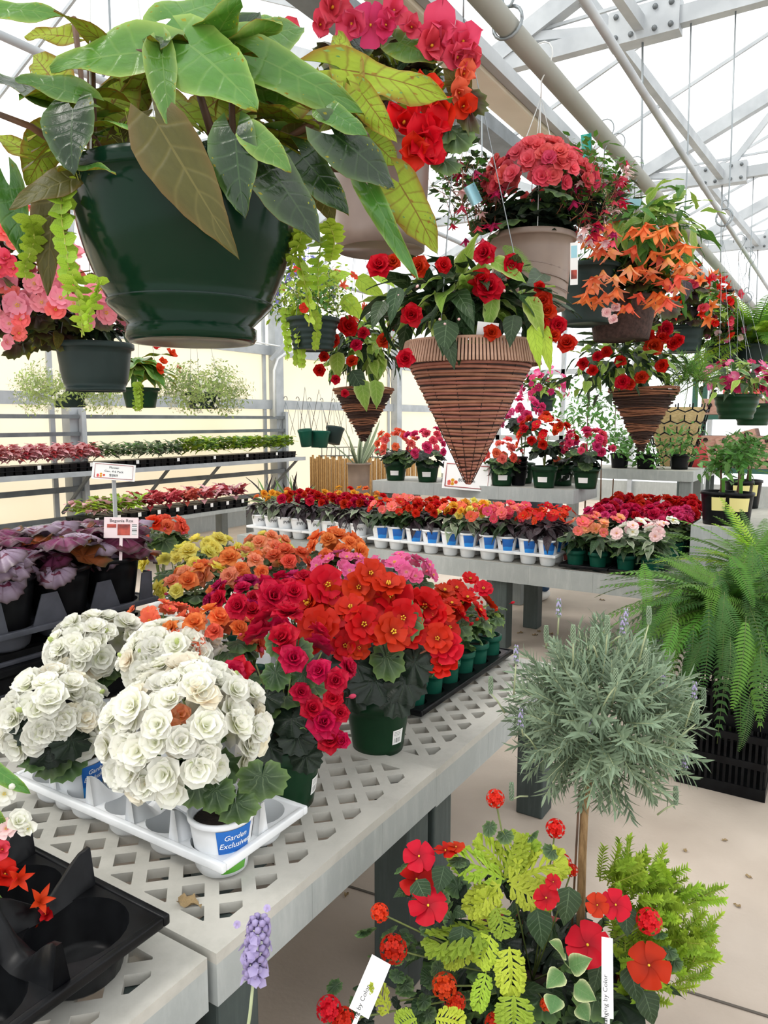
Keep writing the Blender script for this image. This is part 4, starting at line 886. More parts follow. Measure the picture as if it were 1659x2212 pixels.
for u, v, px in ((665, 1300, 95), (705, 1265, 85), (728, 1328, 92), (785, 1350, 82), (815, 1365, 60), (690, 1355, 90), (745, 1395, 66), (775, 1400, 50), (800, 1240, 66), (845, 1290, 95), (870, 1335, 80), (915, 1310, 80), (935, 1330, 66), (890, 1372, 60), (945, 1380, 66), (965, 1400, 70), (955, 1435, 66), (720, 1290, 70), (760, 1310, 70), (820, 1300, 70), (670, 1380, 70), (775, 1270, 70)): Fpx(g2, 'open', 'red', u, v, 2.0 if v > 1330 else 2.12, px * 1.08)
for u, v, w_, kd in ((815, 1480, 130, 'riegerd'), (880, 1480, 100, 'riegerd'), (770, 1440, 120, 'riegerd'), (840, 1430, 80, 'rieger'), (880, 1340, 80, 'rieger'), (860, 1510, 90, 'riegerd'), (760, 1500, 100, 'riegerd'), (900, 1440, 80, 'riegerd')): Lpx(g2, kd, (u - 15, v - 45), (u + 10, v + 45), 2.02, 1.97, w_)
stems(g2, U(800, 1520, 2.1), [U(930, 1400, 2.0), U(880, 1390, 2.0), U(850, 1360, 2.05), U(945, 1430, 2.0), U(740, 1380, 2.05)], .004, 'stem_red')
# black flat with small green pots of red begonia on the far lattice bench
FT = tray('nursery_flat', 'low black flat of small green pots with red begonias', 'tray', (-1.36, 1.985, .594), 2, 6, .125, .123, .035, 'black_plastic', None, 0, 0, .012, .048)
for i in range(2):
    for j in range(6):
        b = V((-1.36 + (i + .5) * .125, 1.985 + (j + .5) * .123, .598)); p = thing('red_begonia', 'red begonia in a small green pot in the black flat', 'potted plant', b, 'red begonias in the black flat')
        greenpot(p, b, .05, .105, False, 0, 'pot_teal'); d = b + V((0, 0, .2))
        leaves(p, d, 11, ['rieger', 'rieger', 'impl'] if j > 3 else ['rieger'], .085, (.075, .085), -.8, .6, .45)
        if j != 5 or i == 0: blooms(p, d + V((0, 0, .03)), 4 if i else 3, [('open', 'red')], .085, (.07, .09), .1, 1, cam=.5)
        blooms(p, d, 2, [('bud', 'red')], .028, (.08, .08), 0, .5)
for lb, u, v, t, rx, rz, fl, nf, sz in (
        ('coral orange begonia behind the largest white begonia', 455, 1385, 2.0, 100, 60, [('double', 'coral'), ('double', 'orange')], 22, .062),
        ('loose coral red begonia beside the domed white begonia', 350, 1345, 2.3, 75, 40, [('open', 'coral')], 14, .06),
        ('peach and yellow begonia with ruffled blooms next to the yellow one', 425, 1270, 2.75, 75, 45, [('double', 'peach'), ('double', 'orange'), ('double', 'yellow')], 16, .07),
        ('lemon yellow begonia at the edge of the green bench corner', 390, 1225, 3.0, 75, 40, [('double', 'yellow')], 12, .075),
        ('lemon yellow begonia in front of the white pots', 455, 1190, 3.2, 60, 30, [('double', 'yellow')], 12, .075),
        ('pale yellow begonia with upright bracts near the long low bench', 570, 1190, 3.2, 50, 34, [('double', 'yellow'), ('double', 'peach')], 10, .07),
        ('orange peach begonia in the middle of the crowded bench', 525, 1235, 2.9, 95, 42, [('double', 'orange'), ('double', 'peach')], 24, .075),
        ('peach begonia behind the crimson roses', 610, 1225, 2.95, 70, 40, [('double', 'peach'), ('double', 'coral')], 14, .07),
        ('tall orange begonia rising over the pink ones', 727, 1190, 3.0, 58, 36, [('double', 'orange')], 16, .075),
        ('deep rose begonia in front of the orange peach one', 540, 1300, 2.45, 85, 45, [('double', 'magenta'), ('double', 'crimson')], 14, .07),
        ('rose red begonia behind the vivid red one', 640, 1285, 2.55, 70, 45, [('double', 'crimson'), ('double', 'hotpink')], 12, .07),
        ('candy pink begonia behind the vivid red blooms', 735, 1240, 2.85, 75, 40, [('open', 'pink')], 20, .065),
        ('candy pink begonia next to the black flat', 865, 1240, 2.75, 75, 36, [('open', 'pink')], 20, .065),
        ('scarlet begonia in front of the side shelf', 345, 1148, 3.45, 55, 30, [('double', 'scarlet'), ('double', 'coral')], 12, .07)):
    rieger(lb, u, v, t, rx, rz, fl, nf, sz, .07, .12, None, False, ('rieger',), 16, .1, 'white_plastic' if u < 460 else 'pot_teal')
# ================================================================ rex begonias in the grey tray on black crates
cr = thing('black_crate', 'stack of black plastic crates under the rex begonias', 'crate', (-2.4, 1.35, .6))
CXR, CY0, CY1, CZ = -2.1, .93, 1.8, .85
put('body', MB().box((-2.62, CY0, .601), (CXR, CY1, .79), 0, None, .012).mesh('body', 'black_plastic', False), cr)
put('flange', MB().box((-2.64, CY0 - .02, .79), (CXR + .02, CY1 + .02, .815), 0, None, .006).mesh('flange', 'black_plastic', False), cr)
put('top_rim', MB().box((-2.62, CY0, .815), (CXR, CY1, .83), 0, None, .004).mesh('top_rim', 'grey_tray', False), cr)
put('lattice', lattice(-2.6, CXR - .01, CY0 + .01, CY1 - .01, .85, .085, .022, .02, .02).mesh('lattice', 'black_plastic', False), cr)
for y in (1.0, 1.2, 1.4, 1.6): put('grip_hole', MB().lathe([(.035, 0), (.035, .004), (.028, .004), (.028, -.001), (0, -.001)], 20, 0, (0, 0, 0), Matrix(((0, 0, 1, CXR), (1, 0, 0, y), (0, 1, 0, .7), (0, 0, 0, 1)))).mesh('grip_hole', 'grey_tray'), cr)
RTX, RTY = -2.46, 1.16
tray('carry_tray', 'grey carry tray with scalloped walls holding black pots of rex begonia', 'tray', (RTX, RTY, .852), 2, 3, .19, .2, .07, 'grey_tray', None, .095, 0, .014, .085)
for i in range(2):
    for j in range(3):
        b = V((RTX + (i + .5) * .19, RTY + (j + .5) * .2, .86)); p = thing('rex_begonia', ['silvery purple rex begonia in a black pot at the open end of the tray', 'purple rex begonia with rust leaves in a middle black pot', 'rust and purple rex begonia in a black pot by the printed tag'][j], 'potted plant', b, 'rex begonias in the grey tray')
        pot(p, b, .1, .066, .225, 'black_plastic', .006, .02)
        leaves(p, b + V((0, 0, .27)), 22, ['rex', 'rexs', 'rex', 'rexr'] if j else ['rexs', 'rex', 'rex'], .15, (.12, .1), -.5, .9, .45)
        if i == 1 and j == 0: put('price_tag', MB().box((-.02, 0, -.03), (.02, .001, .03)).mesh('price_tag', 'paper', False), p, Matrix.Translation(b + V((.0, -.09, .16))) @ Rz(.6))
tg = U(262, 1140, 2.5); t_ = thing('plant_tag', 'printed rex begonia tag with a red photo and barcode', 'tag', tg - V((0, 0, .2)))
Tt = aim(tg, (EYE - tg) + V((0, 0, .1)), 0, 1, RT)
put('card', MB().box((-.055, -.035, -.001), (.055, .035, .001)).box((-.005, -.11, -.001), (.005, -.03, .0005)).mesh('card', 'paper_pink', False), t_, Tt)
put('photo', MB().box((-.012, -.025, .001), (.028, .012, .002)).mesh('photo', 'tag_brown', False), t_, Tt); put('print_block', MB().box((-.045, .0, .001), (-.016, .012, .002)).mesh('print_block', 'tag_brown', False), t_, Tt)
put('barcode', MB().add([(.034, -.025, .0015), (.05, -.025, .0015), (.05, .012, .0015), (.034, .012, .0015)], [(0, 1, 2, 3)], 0, [(.12, .2), (.12, .4), (.75, .4), (.75, .2)]).mesh('barcode', 'label_barcode', False), t_, Tt)
put('lettering', text('Begonia Rex', .015, 'ink'), t_, Tt @ Matrix.Translation((0, .019, .0015)))
# ================================================================ empty black carry tray and the begonia hanging over it
tray('carry_tray', 'empty glossy black carry tray on the pale grey bench', 'tray', (-1.54, .43, .599), 3, 2, .188, .19, .085, 'black_plastic', None, .0, 0, .014, .085, None, 0, None, .07)
lb = V((-1.5, .36, .599)); p = thing('mixed_begonia', 'begonia with red and white flowers beside the empty black tray', 'potted plant', lb)
pot(p, lb, .08, .06, .14, 'pot_green')
leaves(p, lb + V((0, 0, .2)), 14, ['wing', 'wingu'], .12, (.08, .06), -.2, .8, .3)
for u, v, px, k, c in ((40, 1775, 52, 'camellia', 'white'), (10, 1715, 50, 'open', 'white'), (28, 1700, 36, 'bud', 'white'), (15, 1790, 46, 'open', 'blush'), (60, 1790, 40, 'wing', 'white'), (85, 1950, 48, 'bell', 'scarlet'), (70, 1990, 44, 'wing', 'scarlet'), (100, 1975, 36, 'wing', 'red'), (10, 1890, 66, 'wing', 'scarlet'), (40, 1900, 44, 'bell', 'scarlet'), (5, 1835, 50, 'wing', 'rose'), (20, 2020, 24, 'bud', 'rose')): Fpx(p, k, c, u, v, 1.3, px)
for b, e, k, w_ in (((-30, 1650), (72, 1712), 'wing', 36), ((-30, 1940), (52, 2030), 'wingu', 34), ((-40, 1900), (48, 2010), 'wing', 40), ((-30, 1750), (20, 1800), 'wing', 40)): Lpx(p, k, b, e, 1.28, 1.3, w_)
stems(p, lb + V((0, 0, .14)), [U(-20, 1950, 1.3), U(-30, 1750, 1.3), U(80, 1960, 1.3), U(20, 1890, 1.3)], .003, 'stem_red')
# a dry leaf lying on the bench
put_ = put('fallen_leaf', lf_ovate(['dry_leaf'], 5, .7, .05, .4, .1, .1, .12), None, laid(UZ(385, 1945, .603), (1, .3, .02), (0, 0, 1), .052)); tag(put_, 'curled dry leaf lying on the lattice bench', 'leaf')
# ================================================================ lavender spike in the aisle
mat('lav_dark', '8f82ab', .6)
def spike_mesh(seed, c='p_lilac', n=11):
    r = random.Random(seed); mb = MB()
    for k in range(n):
        z = k / n; rad = .12 * (.55 + .9 * math.sin(PI * (.15 + .75 * z)))
        for i in range(6):
            a = i * PI / 3 + k * .5; mb.ball((rad * math.cos(a) * .8, rad * math.sin(a) * .8, z), (.055, .055, .06), 1 if (i + k) % 3 else 0, 5, 3)
            if c == 'p_lilac' and r.random() < .5: petal(mb, aim((rad * math.cos(a), rad * math.sin(a), z), (math.cos(a), math.sin(a), .3), r.uniform(0, 6)), .15, .14, .1, .2, 0, 'round', 2, 2, 2)
    return mb.mesh('spike', [c, 'lav_dark' if c == 'p_lilac' else 'lf_lav', 'p_lilac'])
SPK = [spike_mesh(1), spike_mesh(2), spike_mesh(3, 'lf_lav'), spike_mesh(4, 'lf_lav')]
SPM = spike_mesh(5, 'p_lilac', 9); SPM.materials[0] = MATS['lf_lav']; SPM.materials[1] = MATS['lf_lav']; SPM.materials[2] = MATS['p_lilac']
s0 = U(540, 2190, 1.15); base = V((s0.x + .04, s0.y - .08, 0))
p = thing('lavender_plant', 'lavender with one purple flower spike beside the bench corner', 'potted plant', base)
pot(p, base, .11, .085, .3, 'pot_green', .01, .03); q0 = base + V((0, 0, .3))
for i in range(26):
    d = hemi(i, 26, 1, .1); put('sprig', leaf('lav'), p, aim(q0 + V((d.x, d.y, -.05)) * .03, d + V((0, 0, .5)), rr(0, 6), .14))
e_ = U(548, 2110, 1.15); put('stem', MB().tube([q0, s0 - V((.02, 0, .1)), s0, e_], [.0035, .003, .0026, .0024], 6).mesh('stem', 'stem_pale'), p)
put('flower_spike', SPK[0], p, aim(e_, U(562, 1975, 1.15) - e_, 0, (.115, .115, .098)))
for u, v in ((512, 1997), (577, 1962)): Fpx(p, 'five', 'lilac', u, v, 1.16, 16, None, 'petal')
# ================================================================ mixed planter with the lavender standard
PC = V((-.56, 1.56, 0)); mat('pot_brick', '8c2f24', .5, '9c3a2c', 9, 3)
pl = thing('lavender_standard', 'clipped lavender ball on a bare stem rising from the mixed planter', 'tree', PC + V((.08, .13, .22)))
bc = U(1298, 1545, 1.85); tr0 = U(1258, 1900, 1.8); tr0.z = .24
put('trunk', MB().tube([tr0, U(1258, 1850, 1.82), U(1262, 1760, 1.83), bc - V((.02, .0, .1))], [.011, .01, .01, .009], 10).mesh('trunk', 'stick'), pl)
put('support_cane', MB().tube([tr0 + V((-.02, -.01, 0)), U(1252, 1700, 1.82)], .003, 6).mesh('support_cane', 'stem_brown'), pl)
for i in range(290):
    z = 1 - 2 * (i + .5) / 290; a = i * 2.39996; r_ = math.sqrt(1 - z * z); d = V((r_ * math.cos(a), r_ * math.sin(a), z)); k = rr(.35, .62)
    b = bc + V((d.x * .22, d.y * .22, d.z * .2)) * k; put('sprig', leaf('lav'), pl, aim(b, d + V((rr(-.35, .35), rr(-.35, .35), rr(-.05, .5))), rr(0, 6), rr(.1, .135)))
for u, v, u2, v2 in ((1205, 1370, 1207, 1310), (1238, 1440, 1238, 1365), (1308, 1420, 1312, 1345), (1380, 1430, 1402, 1325), (1350, 1400, 1352, 1330), (1290, 1420, 1280, 1370), (1110, 1500, 1115, 1410), (1090, 1540, 1060, 1475), (1180, 1400, 1180, 1365), (1480, 1570, 1500, 1490), (1490, 1545, 1520, 1500), (1440, 1620, 1505, 1540), (1420, 1650, 1480, 1640), (1400, 1690, 1475, 1650), (1420, 1760, 1460, 1715), (1140, 1720, 1105, 1705), (1395, 1400, 1395, 1420), (1130, 1590, 1125, 1550), (1160, 1620, 1130, 1560), (1240, 1600, 1262, 1575), (1270, 1610, 1275, 1570), (1300, 1600, 1330, 1570), (1350, 1580, 1380, 1545), (1300, 1530, 1330, 1460), (1255, 1480, 1262, 1450), (1430, 1500, 1432, 1465), (1465, 1520, 1468, 1475), (1320, 1390, 1345, 1350), (1380, 1450, 1400, 1420)):
    t_ = rr(1.66, 1.78); A = U(u, v, t_ + .03); B = U(u2, v2 + 22, t_); C_ = U(u2, v2 - 14, t_)
    put('flower_stem', MB().tube([A, A.lerp(B, .5) + V((0, 0, .004)), B], [.0022, .002, .0016], 5).mesh('flower_stem', 'stem_pale'), pl); put('flower_spike', R.choice([SPM, SPK[2], SPK[3]]), pl, aim(B, C_ - B, 0, (.036, .036, .042)))
mp = thing('planter', 'mixed planter of red impatiens, lime coleus and verbena on the floor', 'planter', PC)
pot(mp, PC, .23, .17, .24, 'pot_brick', .015, .04)
bush(mp, PC + V((0, 0, .26)), 90, ['imp', 'imp', 'rieger', 'riegerd'], .085, (.3, .15), -.6, .9, .5)
leaves(mp, PC + V((0, 0, .22)), 60, ['imp', 'imp', 'riegerd'], .12, (.26, .14), -.15, .9, .25)
leaves(mp, PC + V((0, 0, .2)), 26, ['imp', 'rieger'], .07, (.3, .12), -.5, .3, .35)
for b, e, tb, te, w_ in (((1090, 1900), (985, 1838), 1.62, 1.58, 110), ((1090, 1900), (1110, 1800), 1.64, 1.66, 120), ((1095, 1905), (1215, 1850), 1.62, 1.6, 120), ((1080, 1910), (1010, 1965), 1.58, 1.54, 90), ((1100, 1910), (1190, 1945), 1.58, 1.54, 100), ((1060, 2010), (925, 2030), 1.54, 1.5, 120), ((1060, 2010), (1050, 1930), 1.56, 1.55, 100), ((1060, 2020), (1030, 2085), 1.52, 1.5, 90), ((1070, 1960), (1095, 2020), 1.55, 1.5, 80), ((1100, 2045), (1110, 2150), 1.5, 1.46, 100), ((1110, 2150), (1110, 2230), 1.46, 1.44, 120), ((840, 2190), (815, 2120), 1.42, 1.42, 70), ((900, 2200), (860, 2215), 1.42, 1.4, 80), ((1020, 2050), (960, 2075), 1.52, 1.5, 70), ((1090, 1880), (1150, 1810), 1.66, 1.66, 90), ((1090, 1880), (1040, 1810), 1.66, 1.66, 90), ((940, 2200), (1000, 2205), 1.42, 1.4, 80), ((1050, 2100), (1030, 2180), 1.5, 1.46, 60)):
    Lpx(mp, 'coleus', b, e, tb, te, w_)
for u, v, px, nn in ((905, 1850, 70, None), (900, 1900, 76, None), (925, 1957, 86, None), (962, 1838, 52, (0, 0, 1)), (1180, 1940, 56, None), (1290, 1955, 50, None), (1330, 1955, 66, None), (1270, 2042, 96, None), (1402, 2085, 92, None), (1195, 1905, 34, None), (985, 1830, 40, (0, 0, 1))): Fpx(mp, 'five', 'red', u, v, 1.5 if v > 1900 else 1.56, px, nn)
for u, v, px in ((850, 2050, 66), (820, 1972, 44), (960, 2130, 60), (985, 2165, 46), (1070, 1725, 44), (1200, 1790, 46), (1215, 1865, 44), (1235, 1880, 30), (1402, 1990, 60), (710, 2180, 60), (740, 2205, 60), (1070, 2212, 50), (1180, 2170, 30)):
    P_ = U(u, v, 1.5 if v > 1900 else 1.7); Fpx(mp, 'verbena', 'scarlet' if u != 850 else 'red', u, v, 1.5 if v > 1900 else 1.7, px); put('stem', MB().tube([P_, P_.lerp(PC + V((0, 0, .25)), .5) - V((0, 0, .02)), PC + V((0, 0, .22))], .002, 5).mesh('stem', 'stem_green'), mp)
for u, v, px in ((1085, 1790, 40), (1060, 1770, 34), (1200, 1830, 40), (1140, 1810, 34), (860, 2010, 40), (830, 2010, 44), (790, 2010, 44), (880, 2130, 50), (1020, 2150, 50), (920, 2100, 44), (1330, 1950, 40), (1440, 2040, 40), (1460, 2060, 40), (1430, 2010, 36)): Lpx(mp, 'rieger', (u, v), (u + rr(-30, 30), v + rr(-10, 40)), 1.56, 1.53, px)
for u, v in [(rr(730, 1010), rr(2000, 2230)) for _ in range(46)] + [(rr(850, 1000), rr(1850, 2000)) for _ in range(16)]:
    Lpx(mp, R.choice(['rieger', 'imp', 'rieger', 'riegerd']), (u, v), (u + rr(-35, 35), v + rr(-10, 45)), 1.56, 1.54, rr(30, 46))
for b, e in (((1220, 2080), (1210, 2050)), ((1230, 2090), (1275, 2070)), ((1215, 2100), (1180, 2130)), ((1240, 2130), (1290, 2160)), ((1220, 2060), (1195, 2030)), ((1250, 2170), (1275, 2205)), ((1200, 2150), (1190, 2190))): Lpx(mp, 'varieg', b, e, 1.46, 1.44, 48)
for u, v, px, L in ((1160, 2010, 60, 95), (1230, 1960, 60, 90), (1350, 1990, 50, 70), (900, 1930, 50, 60), (1360, 2130, 60, 90), (1000, 2040, 60, 80), (960, 1900, 50, 60), (1300, 2110, 50, 80), (1390, 2180, 60, 80)): Lpx(mp, 'imp', (u, v - L / 2), (u + rr(-30, 30), v + L / 2), 1.53, 1.5, px)
for i in range(330):
    u = rr(1225, 1520); v = rr(1840, 2150); 
    if (u - 1370) ** 2 / 150 ** 2 + (v - 2000) ** 2 / 150 ** 2 > 1.05 or (u < 1330 and v > 1900): continue
    P_ = U(u, v + 25, rr(1.62, 1.75)); put('sedum_sprig', leaf('sedum'), mp, aim(P_, V((.3, -.2, .6)) + V((rr(-.6, .6), rr(-.6, .6), 0)), rr(0, 6), rr(.07, .1)))
for lb_, u, v, px, py, rot in (('white plant label leaning at the rim of the planter beside verbena', 800, 2130, 46, 110, -.45), ('narrow white plant label standing among the red impatiens', 1312, 2110, 24, 150, -.18)):
    P_ = U(u, v, 1.42); s_ = 1.42 / FPX; o = thing('plant_label', lb_, 'tag', P_ - V((0, 0, .1))); T = aim(P_, EYE - P_ + V((0, 0, .3)), rot, 1, RT)
    put('card', MB().box((-px / 2 * s_, -py / 2 * s_, 0), (px / 2 * s_, py / 2 * s_, .0008)).mesh('card', 'paper', False), o, T); put('stake', MB().box((-.004, -py / 2 * s_ - .1, -.0008), (.004, 0, 0)).mesh('stake', 'paper', False), o, T)
    put('lettering', text('Hanging by Color' if u > 1000 else 'ng by Color', .012, 'ink'), o, T @ Matrix.Translation((0, -py * .3 * s_, .001)) @ Rz(PI / 2))
# ================================================================ ferns on black crates by the aisle
def crate(label, lo, hi):
    lo = V(lo); hi = V(hi); c = thing('black_crate', label, 'crate', ((lo.x + hi.x) / 2, (lo.y + hi.y) / 2, lo.z)); t_ = .014; n = 5; H = hi.z - lo.z
    put('base', MB().box(lo, (hi.x, hi.y, lo.z + .02)).mesh('base', 'black_plastic', False), c)
    for x0, y0, x1, y1 in ((lo.x, lo.y, hi.x, lo.y + t_), (lo.x, hi.y - t_, hi.x, hi.y), (lo.x, lo.y + t_, lo.x + t_, hi.y - t_), (hi.x - t_, lo.y + t_, hi.x, hi.y - t_)):
        for k in range(3): put('rail', MB().box((x0, y0, lo.z + .02 + (H - .05) * k / 2), (x1, y1, lo.z + .05 + (H - .05) * k / 2)).mesh('rail', 'black_plastic', False), c)
        ax = 0 if x1 - x0 > y1 - y0 else 1; L = (x1 - x0, y1 - y0)[ax]; mb = MB()
        for k in range(15):
            a = L * k / 15
            if ax == 0: mb.box((x0 + a, y0 + .003, lo.z + .02), (x0 + a + .01, y1 - .003, hi.z))
            else: mb.box((x0 + .003, y0 + a, lo.z + .02), (x1 - .003, y0 + a + .01, hi.z))
        put('mesh_side', mb.mesh('mesh_side', 'black_plastic', False), c)
    return c
crate('black slatted crate on the floor beneath the hanging ferns', (-.55, 3.24, .001), (-.2, 3.7, .27))
crate('black slatted crate behind, supporting the fern pots', (-.66, 3.75, .001), (-.2, 4.4, .27))
crate('second black crate stacked under the ferns', (-.55, 3.3, .272), (-.2, 3.7, .52))
def fern(label, c, z0, n, L, kinds, Rp=.11, low=-.1, group=None, az=None):
    c = V(c); p = thing('fern', label, 'fern', (c.x, c.y, z0)); pot(p, (c.x, c.y, z0), Rp, Rp * .8, c.z - z0, 'pot_green')
    for i in range(n):
        d = hemi(i, n, .95, low); 
        if az: d = (d + V(az) * .25).normalized()
        d = (d + V((rr(-.35, .35), rr(-.35, .35), rr(-.25, .2)))).normalized(); s = L * rr(.55, 1.2); put('frond', leaf(R.choice(kinds)), p, laid(c + V((d.x, d.y, 0)) * .04, d + V((0, 0, .25)), V((-d.x * .4, -d.y * .4, 1)), (s * .8, s, s * rr(.9, 1.6) if d.z < .4 else s)))
    return p
f1 = fern('arching green fern spilling over the black crates', (-.4, 3.45, .75), .523, 150, .46, ['fern', 'fern', 'fernd'], .13, -.45)
f2 = fern('full fern behind the arching one, beside the low bench end', (-.52, 4.05, .62), .272, 130, .46, ['fern', 'fernd', 'fernd'], .13, -.35)
f3 = fern('fresh green fern in front of the slatted stand', (-.35, 4.25, .75), .272, 110, .46, ['fern', 'fern', 'fernb'], .13, -.2)
for b, e, t_, w_ in (((1500, 1290), (1350, 1295), 3.2, 40), ((1390, 1300), (1420, 1480), 3.3, 60), ((1560, 1310), (1550, 1480), 3.1, 90), ((1610, 1330), (1585, 1560), 3.05, 90), ((1530, 1300), (1520, 1560), 3.1, 80), ((1600, 1400), (1575, 1640), 3.05, 90), ((1640, 1400), (1640, 1600), 3.05, 100), ((1500, 1350), (1470, 1540), 3.2, 80), ((1640, 1330), (1500, 1250), 3.1, 80), ((1560, 1250), (1440, 1210), 3.3, 70), ((1450, 1300), (1440, 1500), 3.25, 80), ((1620, 1500), (1600, 1650), 3.05, 60), ((1480, 1400), (1490, 1600), 3.2, 60)) + tuple(((u_ + rr(-30, 30), v_ - rr(40, 80)), (u_ + rr(-110, 90), v_ + rr(30, 100)), rr(3.0, 3.3), rr(55, 80)) for u_, v_ in [(rr(1385, 1660), rr(1230, 1520)) for _ in range(20)]):
    t_ -= .36 if e[1] > 1380 else .2; Lpx(f1, 'fern' if R.random() < .4 else 'fernd', b, e, t_ + .1, t_, w_ * .9)
# ================================================================ hanging baskets
def hang(label, u, v, px, D, h, R0f, m, x=None, name='hanging_basket', ribs=0, rim=.012, top=None, wires=3, foot=0, wm='wire', pipe=PX):
    t = D * FPX / px; c = U(u, v, t); p = thing(name, label, 'hanging basket', c - V((0, 0, h)))
    if m: pot(p, c - V((0, 0, h)), D / 2, D / 2 * R0f, h, m, rim, .022, None, ribs, 40, False, foot)
    hookwires(p, c, D / 2 - .006, PZ + (.03 if pipe == PX else .012), pipe, wires, True, wm)
    return p, c, t
# the tall taupe pot with big red flowers behind the great basket
p, c, t = hang('tall taupe pot of large red and rose begonia flowers behind the huge basket', 822, 318, 230, .34, .32, .84, 'pot_taupe', pipe=-1.3)
bush(p, c + V((0, 0, .12)), 90, ['wingd', 'bronze', 'bronze', 'wing', 'imp'], .13, (.25, .22), -.4, .95, .35, .2)
for k, cl, u, v, px in (('wing', 'rose', 715, 20, 90), ('wing', 'rose', 760, 50, 80), ('five', 'hotpink', 800, 55, 86), ('wing', 'hotpink', 835, 55, 60), ('wing', 'rose', 690, 55, 60), ('wing', 'rose', 950, 70, 110), ('wing', 'rose', 1000, 95, 90), ('wing', 'rose', 930, 100, 90), ('wing', 'rose', 985, 125, 76), ('wing', 'scarlet', 920, 205, 95), ('wing', 'scarlet', 955, 235, 90), ('wing', 'scarlet', 880, 225, 80), ('wing', 'scarlet', 870, 270, 95), ('wing', 'scarlet', 915, 300, 100), ('wing', 'scarlet', 935, 275, 80), ('wing', 'scarlet', 895, 325, 80), ('wing', 'coral', 990, 200, 60), ('wing', 'coral', 1000, 160, 60), ('wing', 'scarlet', 1000, 230, 60), ('wing', 'scarlet', 925, 340, 70), ('wing', 'rose', 620, 70, 60), ('wing', 'rose', 850, 25, 70), ('wing', 'scarlet', 640, 190, 50), ('wing', 'rose', 670, 210, 50), ('wing', 'rose', 1020, 130, 60), ('wing', 'rose', 890, 60, 60)): Fpx(p, k, cl, u, v, 2.02, px * 1.05)
for kd, b, e, w_ in (('bronze', (960, 190), (1055, 235), 60), ('bronze', (990, 180), (1030, 290), 50), ('rieger', (965, 270), (1010, 320), 80), ('rieger', (940, 330), (990, 370), 70), ('wingo', (1000, 200), (960, 150), 60), ('bronze', (900, 190), (880, 250), 60), ('wing', (860, 90), (940, 120), 60), ('rieger', (990, 260), (940, 300), 60), ('wingd', (780, 100), (720, 120), 60)): Lpx(p, kd, b, e, 2.05, 2.0, w_)
# tan pot with spiral ribs
p, c, t = hang('tan ribbed pot of pink begonia and fuchsia under the pipe', 1148, 512, 190, .33, .27, .8, 'pot_tan', wm='white_wire', wires=4)
for k in range(7):
    pts = []
    for q in range(11):
        s = q / 10; a = toward(c) - 1.5 + k * .62 + s * 1.3; z = .235 - .21 * s - .02 * 0; zz = .24 - .17 * (s * .55 + k * .1) ; r = .132 + (.165 - .012 - .132) * max(0, zz) / .248 + .001
        pts.append((r * math.cos(toward(c) - 1.3 + 2.6 * s), r * math.sin(toward(c) - 1.3 + 2.6 * s), .02 + .035 * k + .06 * (1 - s) * (1 if s > .25 else s * 4)))
    put('swirl_rib', MB().tube([pt for pt in pts if .01 < pt[2] < .24], .0022, 5).mesh('swirl_rib', 'pot_taupe'), p, None, c - V((0, 0, .27)))
leaves(p, c + V((0, 0, .03)), 26, ['rieger', 'riegerd', 'riegerd'], .12, (.16, .08), -.5, .5, .4); bush(p, U(1165, 450, t), 90, ['rieger', 'riegerd', 'imp'], .11, (.22, .1), -.8, .6, .1)
blooms(p, U(1165, 395, t - .05), 95, [('camellia', 'coralpink')] * 3 + [('camellia', 'rose')], .066, (.18, .115), -.35, 1, cam=.3)
for i in range(60):
    s_ = 1 if i % 3 else -1; P_ = U(1148 + s_ * rr(50, 170), rr(420, 520), t + rr(-.1, .15)); put('fuchsia_spray', leaf(R.choice(['fuchg', 'fuchg', 'fuchsia'])), p, aim(P_, V((s_ * rr(0, .8), rr(-.4, .4), 1)), rr(0, 6), rr(.16, .26)))
for i in range(90):
    s_ = 1 if i % 3 else -1; Fpx(p, 'bell', R.choice(['magenta', 'rose', 'crimson', 'blush']), 1165 + s_ * rr(70, 190), rr(345, 520), t + rr(-.15, .1), rr(18, 30), (rr(-.5, .5), rr(-.5, .5), -1))
o = thing('hang_tag', 'long white care tag with a photo on the tan pot', 'tag', U(1240, 570, t - .2)); T = aim(U(1240, 570, t - .2), EYE - c, .08, 1, RT); put('card', MB().box((-.013, -.07, 0), (.013, .07, .001)).mesh('card', 'paper', False), o, T); put('photo', MB().box((-.01, -.05, .001), (.01, -.02, .0015)).mesh('photo', 'tag_brown', False), o, T); put('sky_print', MB().box((-.01, .02, .001), (.01, .06, .0015)).mesh('sky_print', 'paper_blue', False), o, T)
# care tags fluttering on the hangers
for lb_, u, v, t_, w_, h_, m, rot in (('pale pink curled card on the hanger above the tan pot', 1125, 345, 2.7, 60, 26, 'paper_pink', .5), ('teal tag hung from a hook on the pipe', 1268, 318, 3.2, 22, 52, 'paper_teal', .2), ('light blue tag among the fuchsia stems', 1022, 420, 2.6, 26, 42, 'paper_blue', .5), ('light blue tag behind the fuchsia by the pipe', 1362, 435, 3.3, 44, 14, 'paper_blue', -.1)):
    P_ = U(u, v, t_); s_ = t_ / FPX; o = thing('hang_tag', lb_, 'tag', P_); mb = MB(); k_ = 6
    vs = [((i / k_ - .5) * w_ * s_, (j - .5) * h_ * s_, .012 * math.sin(i * 1.1)) for j in (0, 1) for i in range(k_ + 1)]; mb.add(vs, [(i, i + 1, k_ + 2 + i, k_ + 1 + i) for i in range(k_)])
    put('card', mb.mesh('card', m), o, aim(P_, EYE - P_, rot, 1, RT)); put('tie', MB().tube([P_ + V((0, 0, h_ * s_ * .4)), P_ + V((0, 0, h_ * s_ * .5 + .06))], .001, 4).mesh('tie', 'wire'), o)
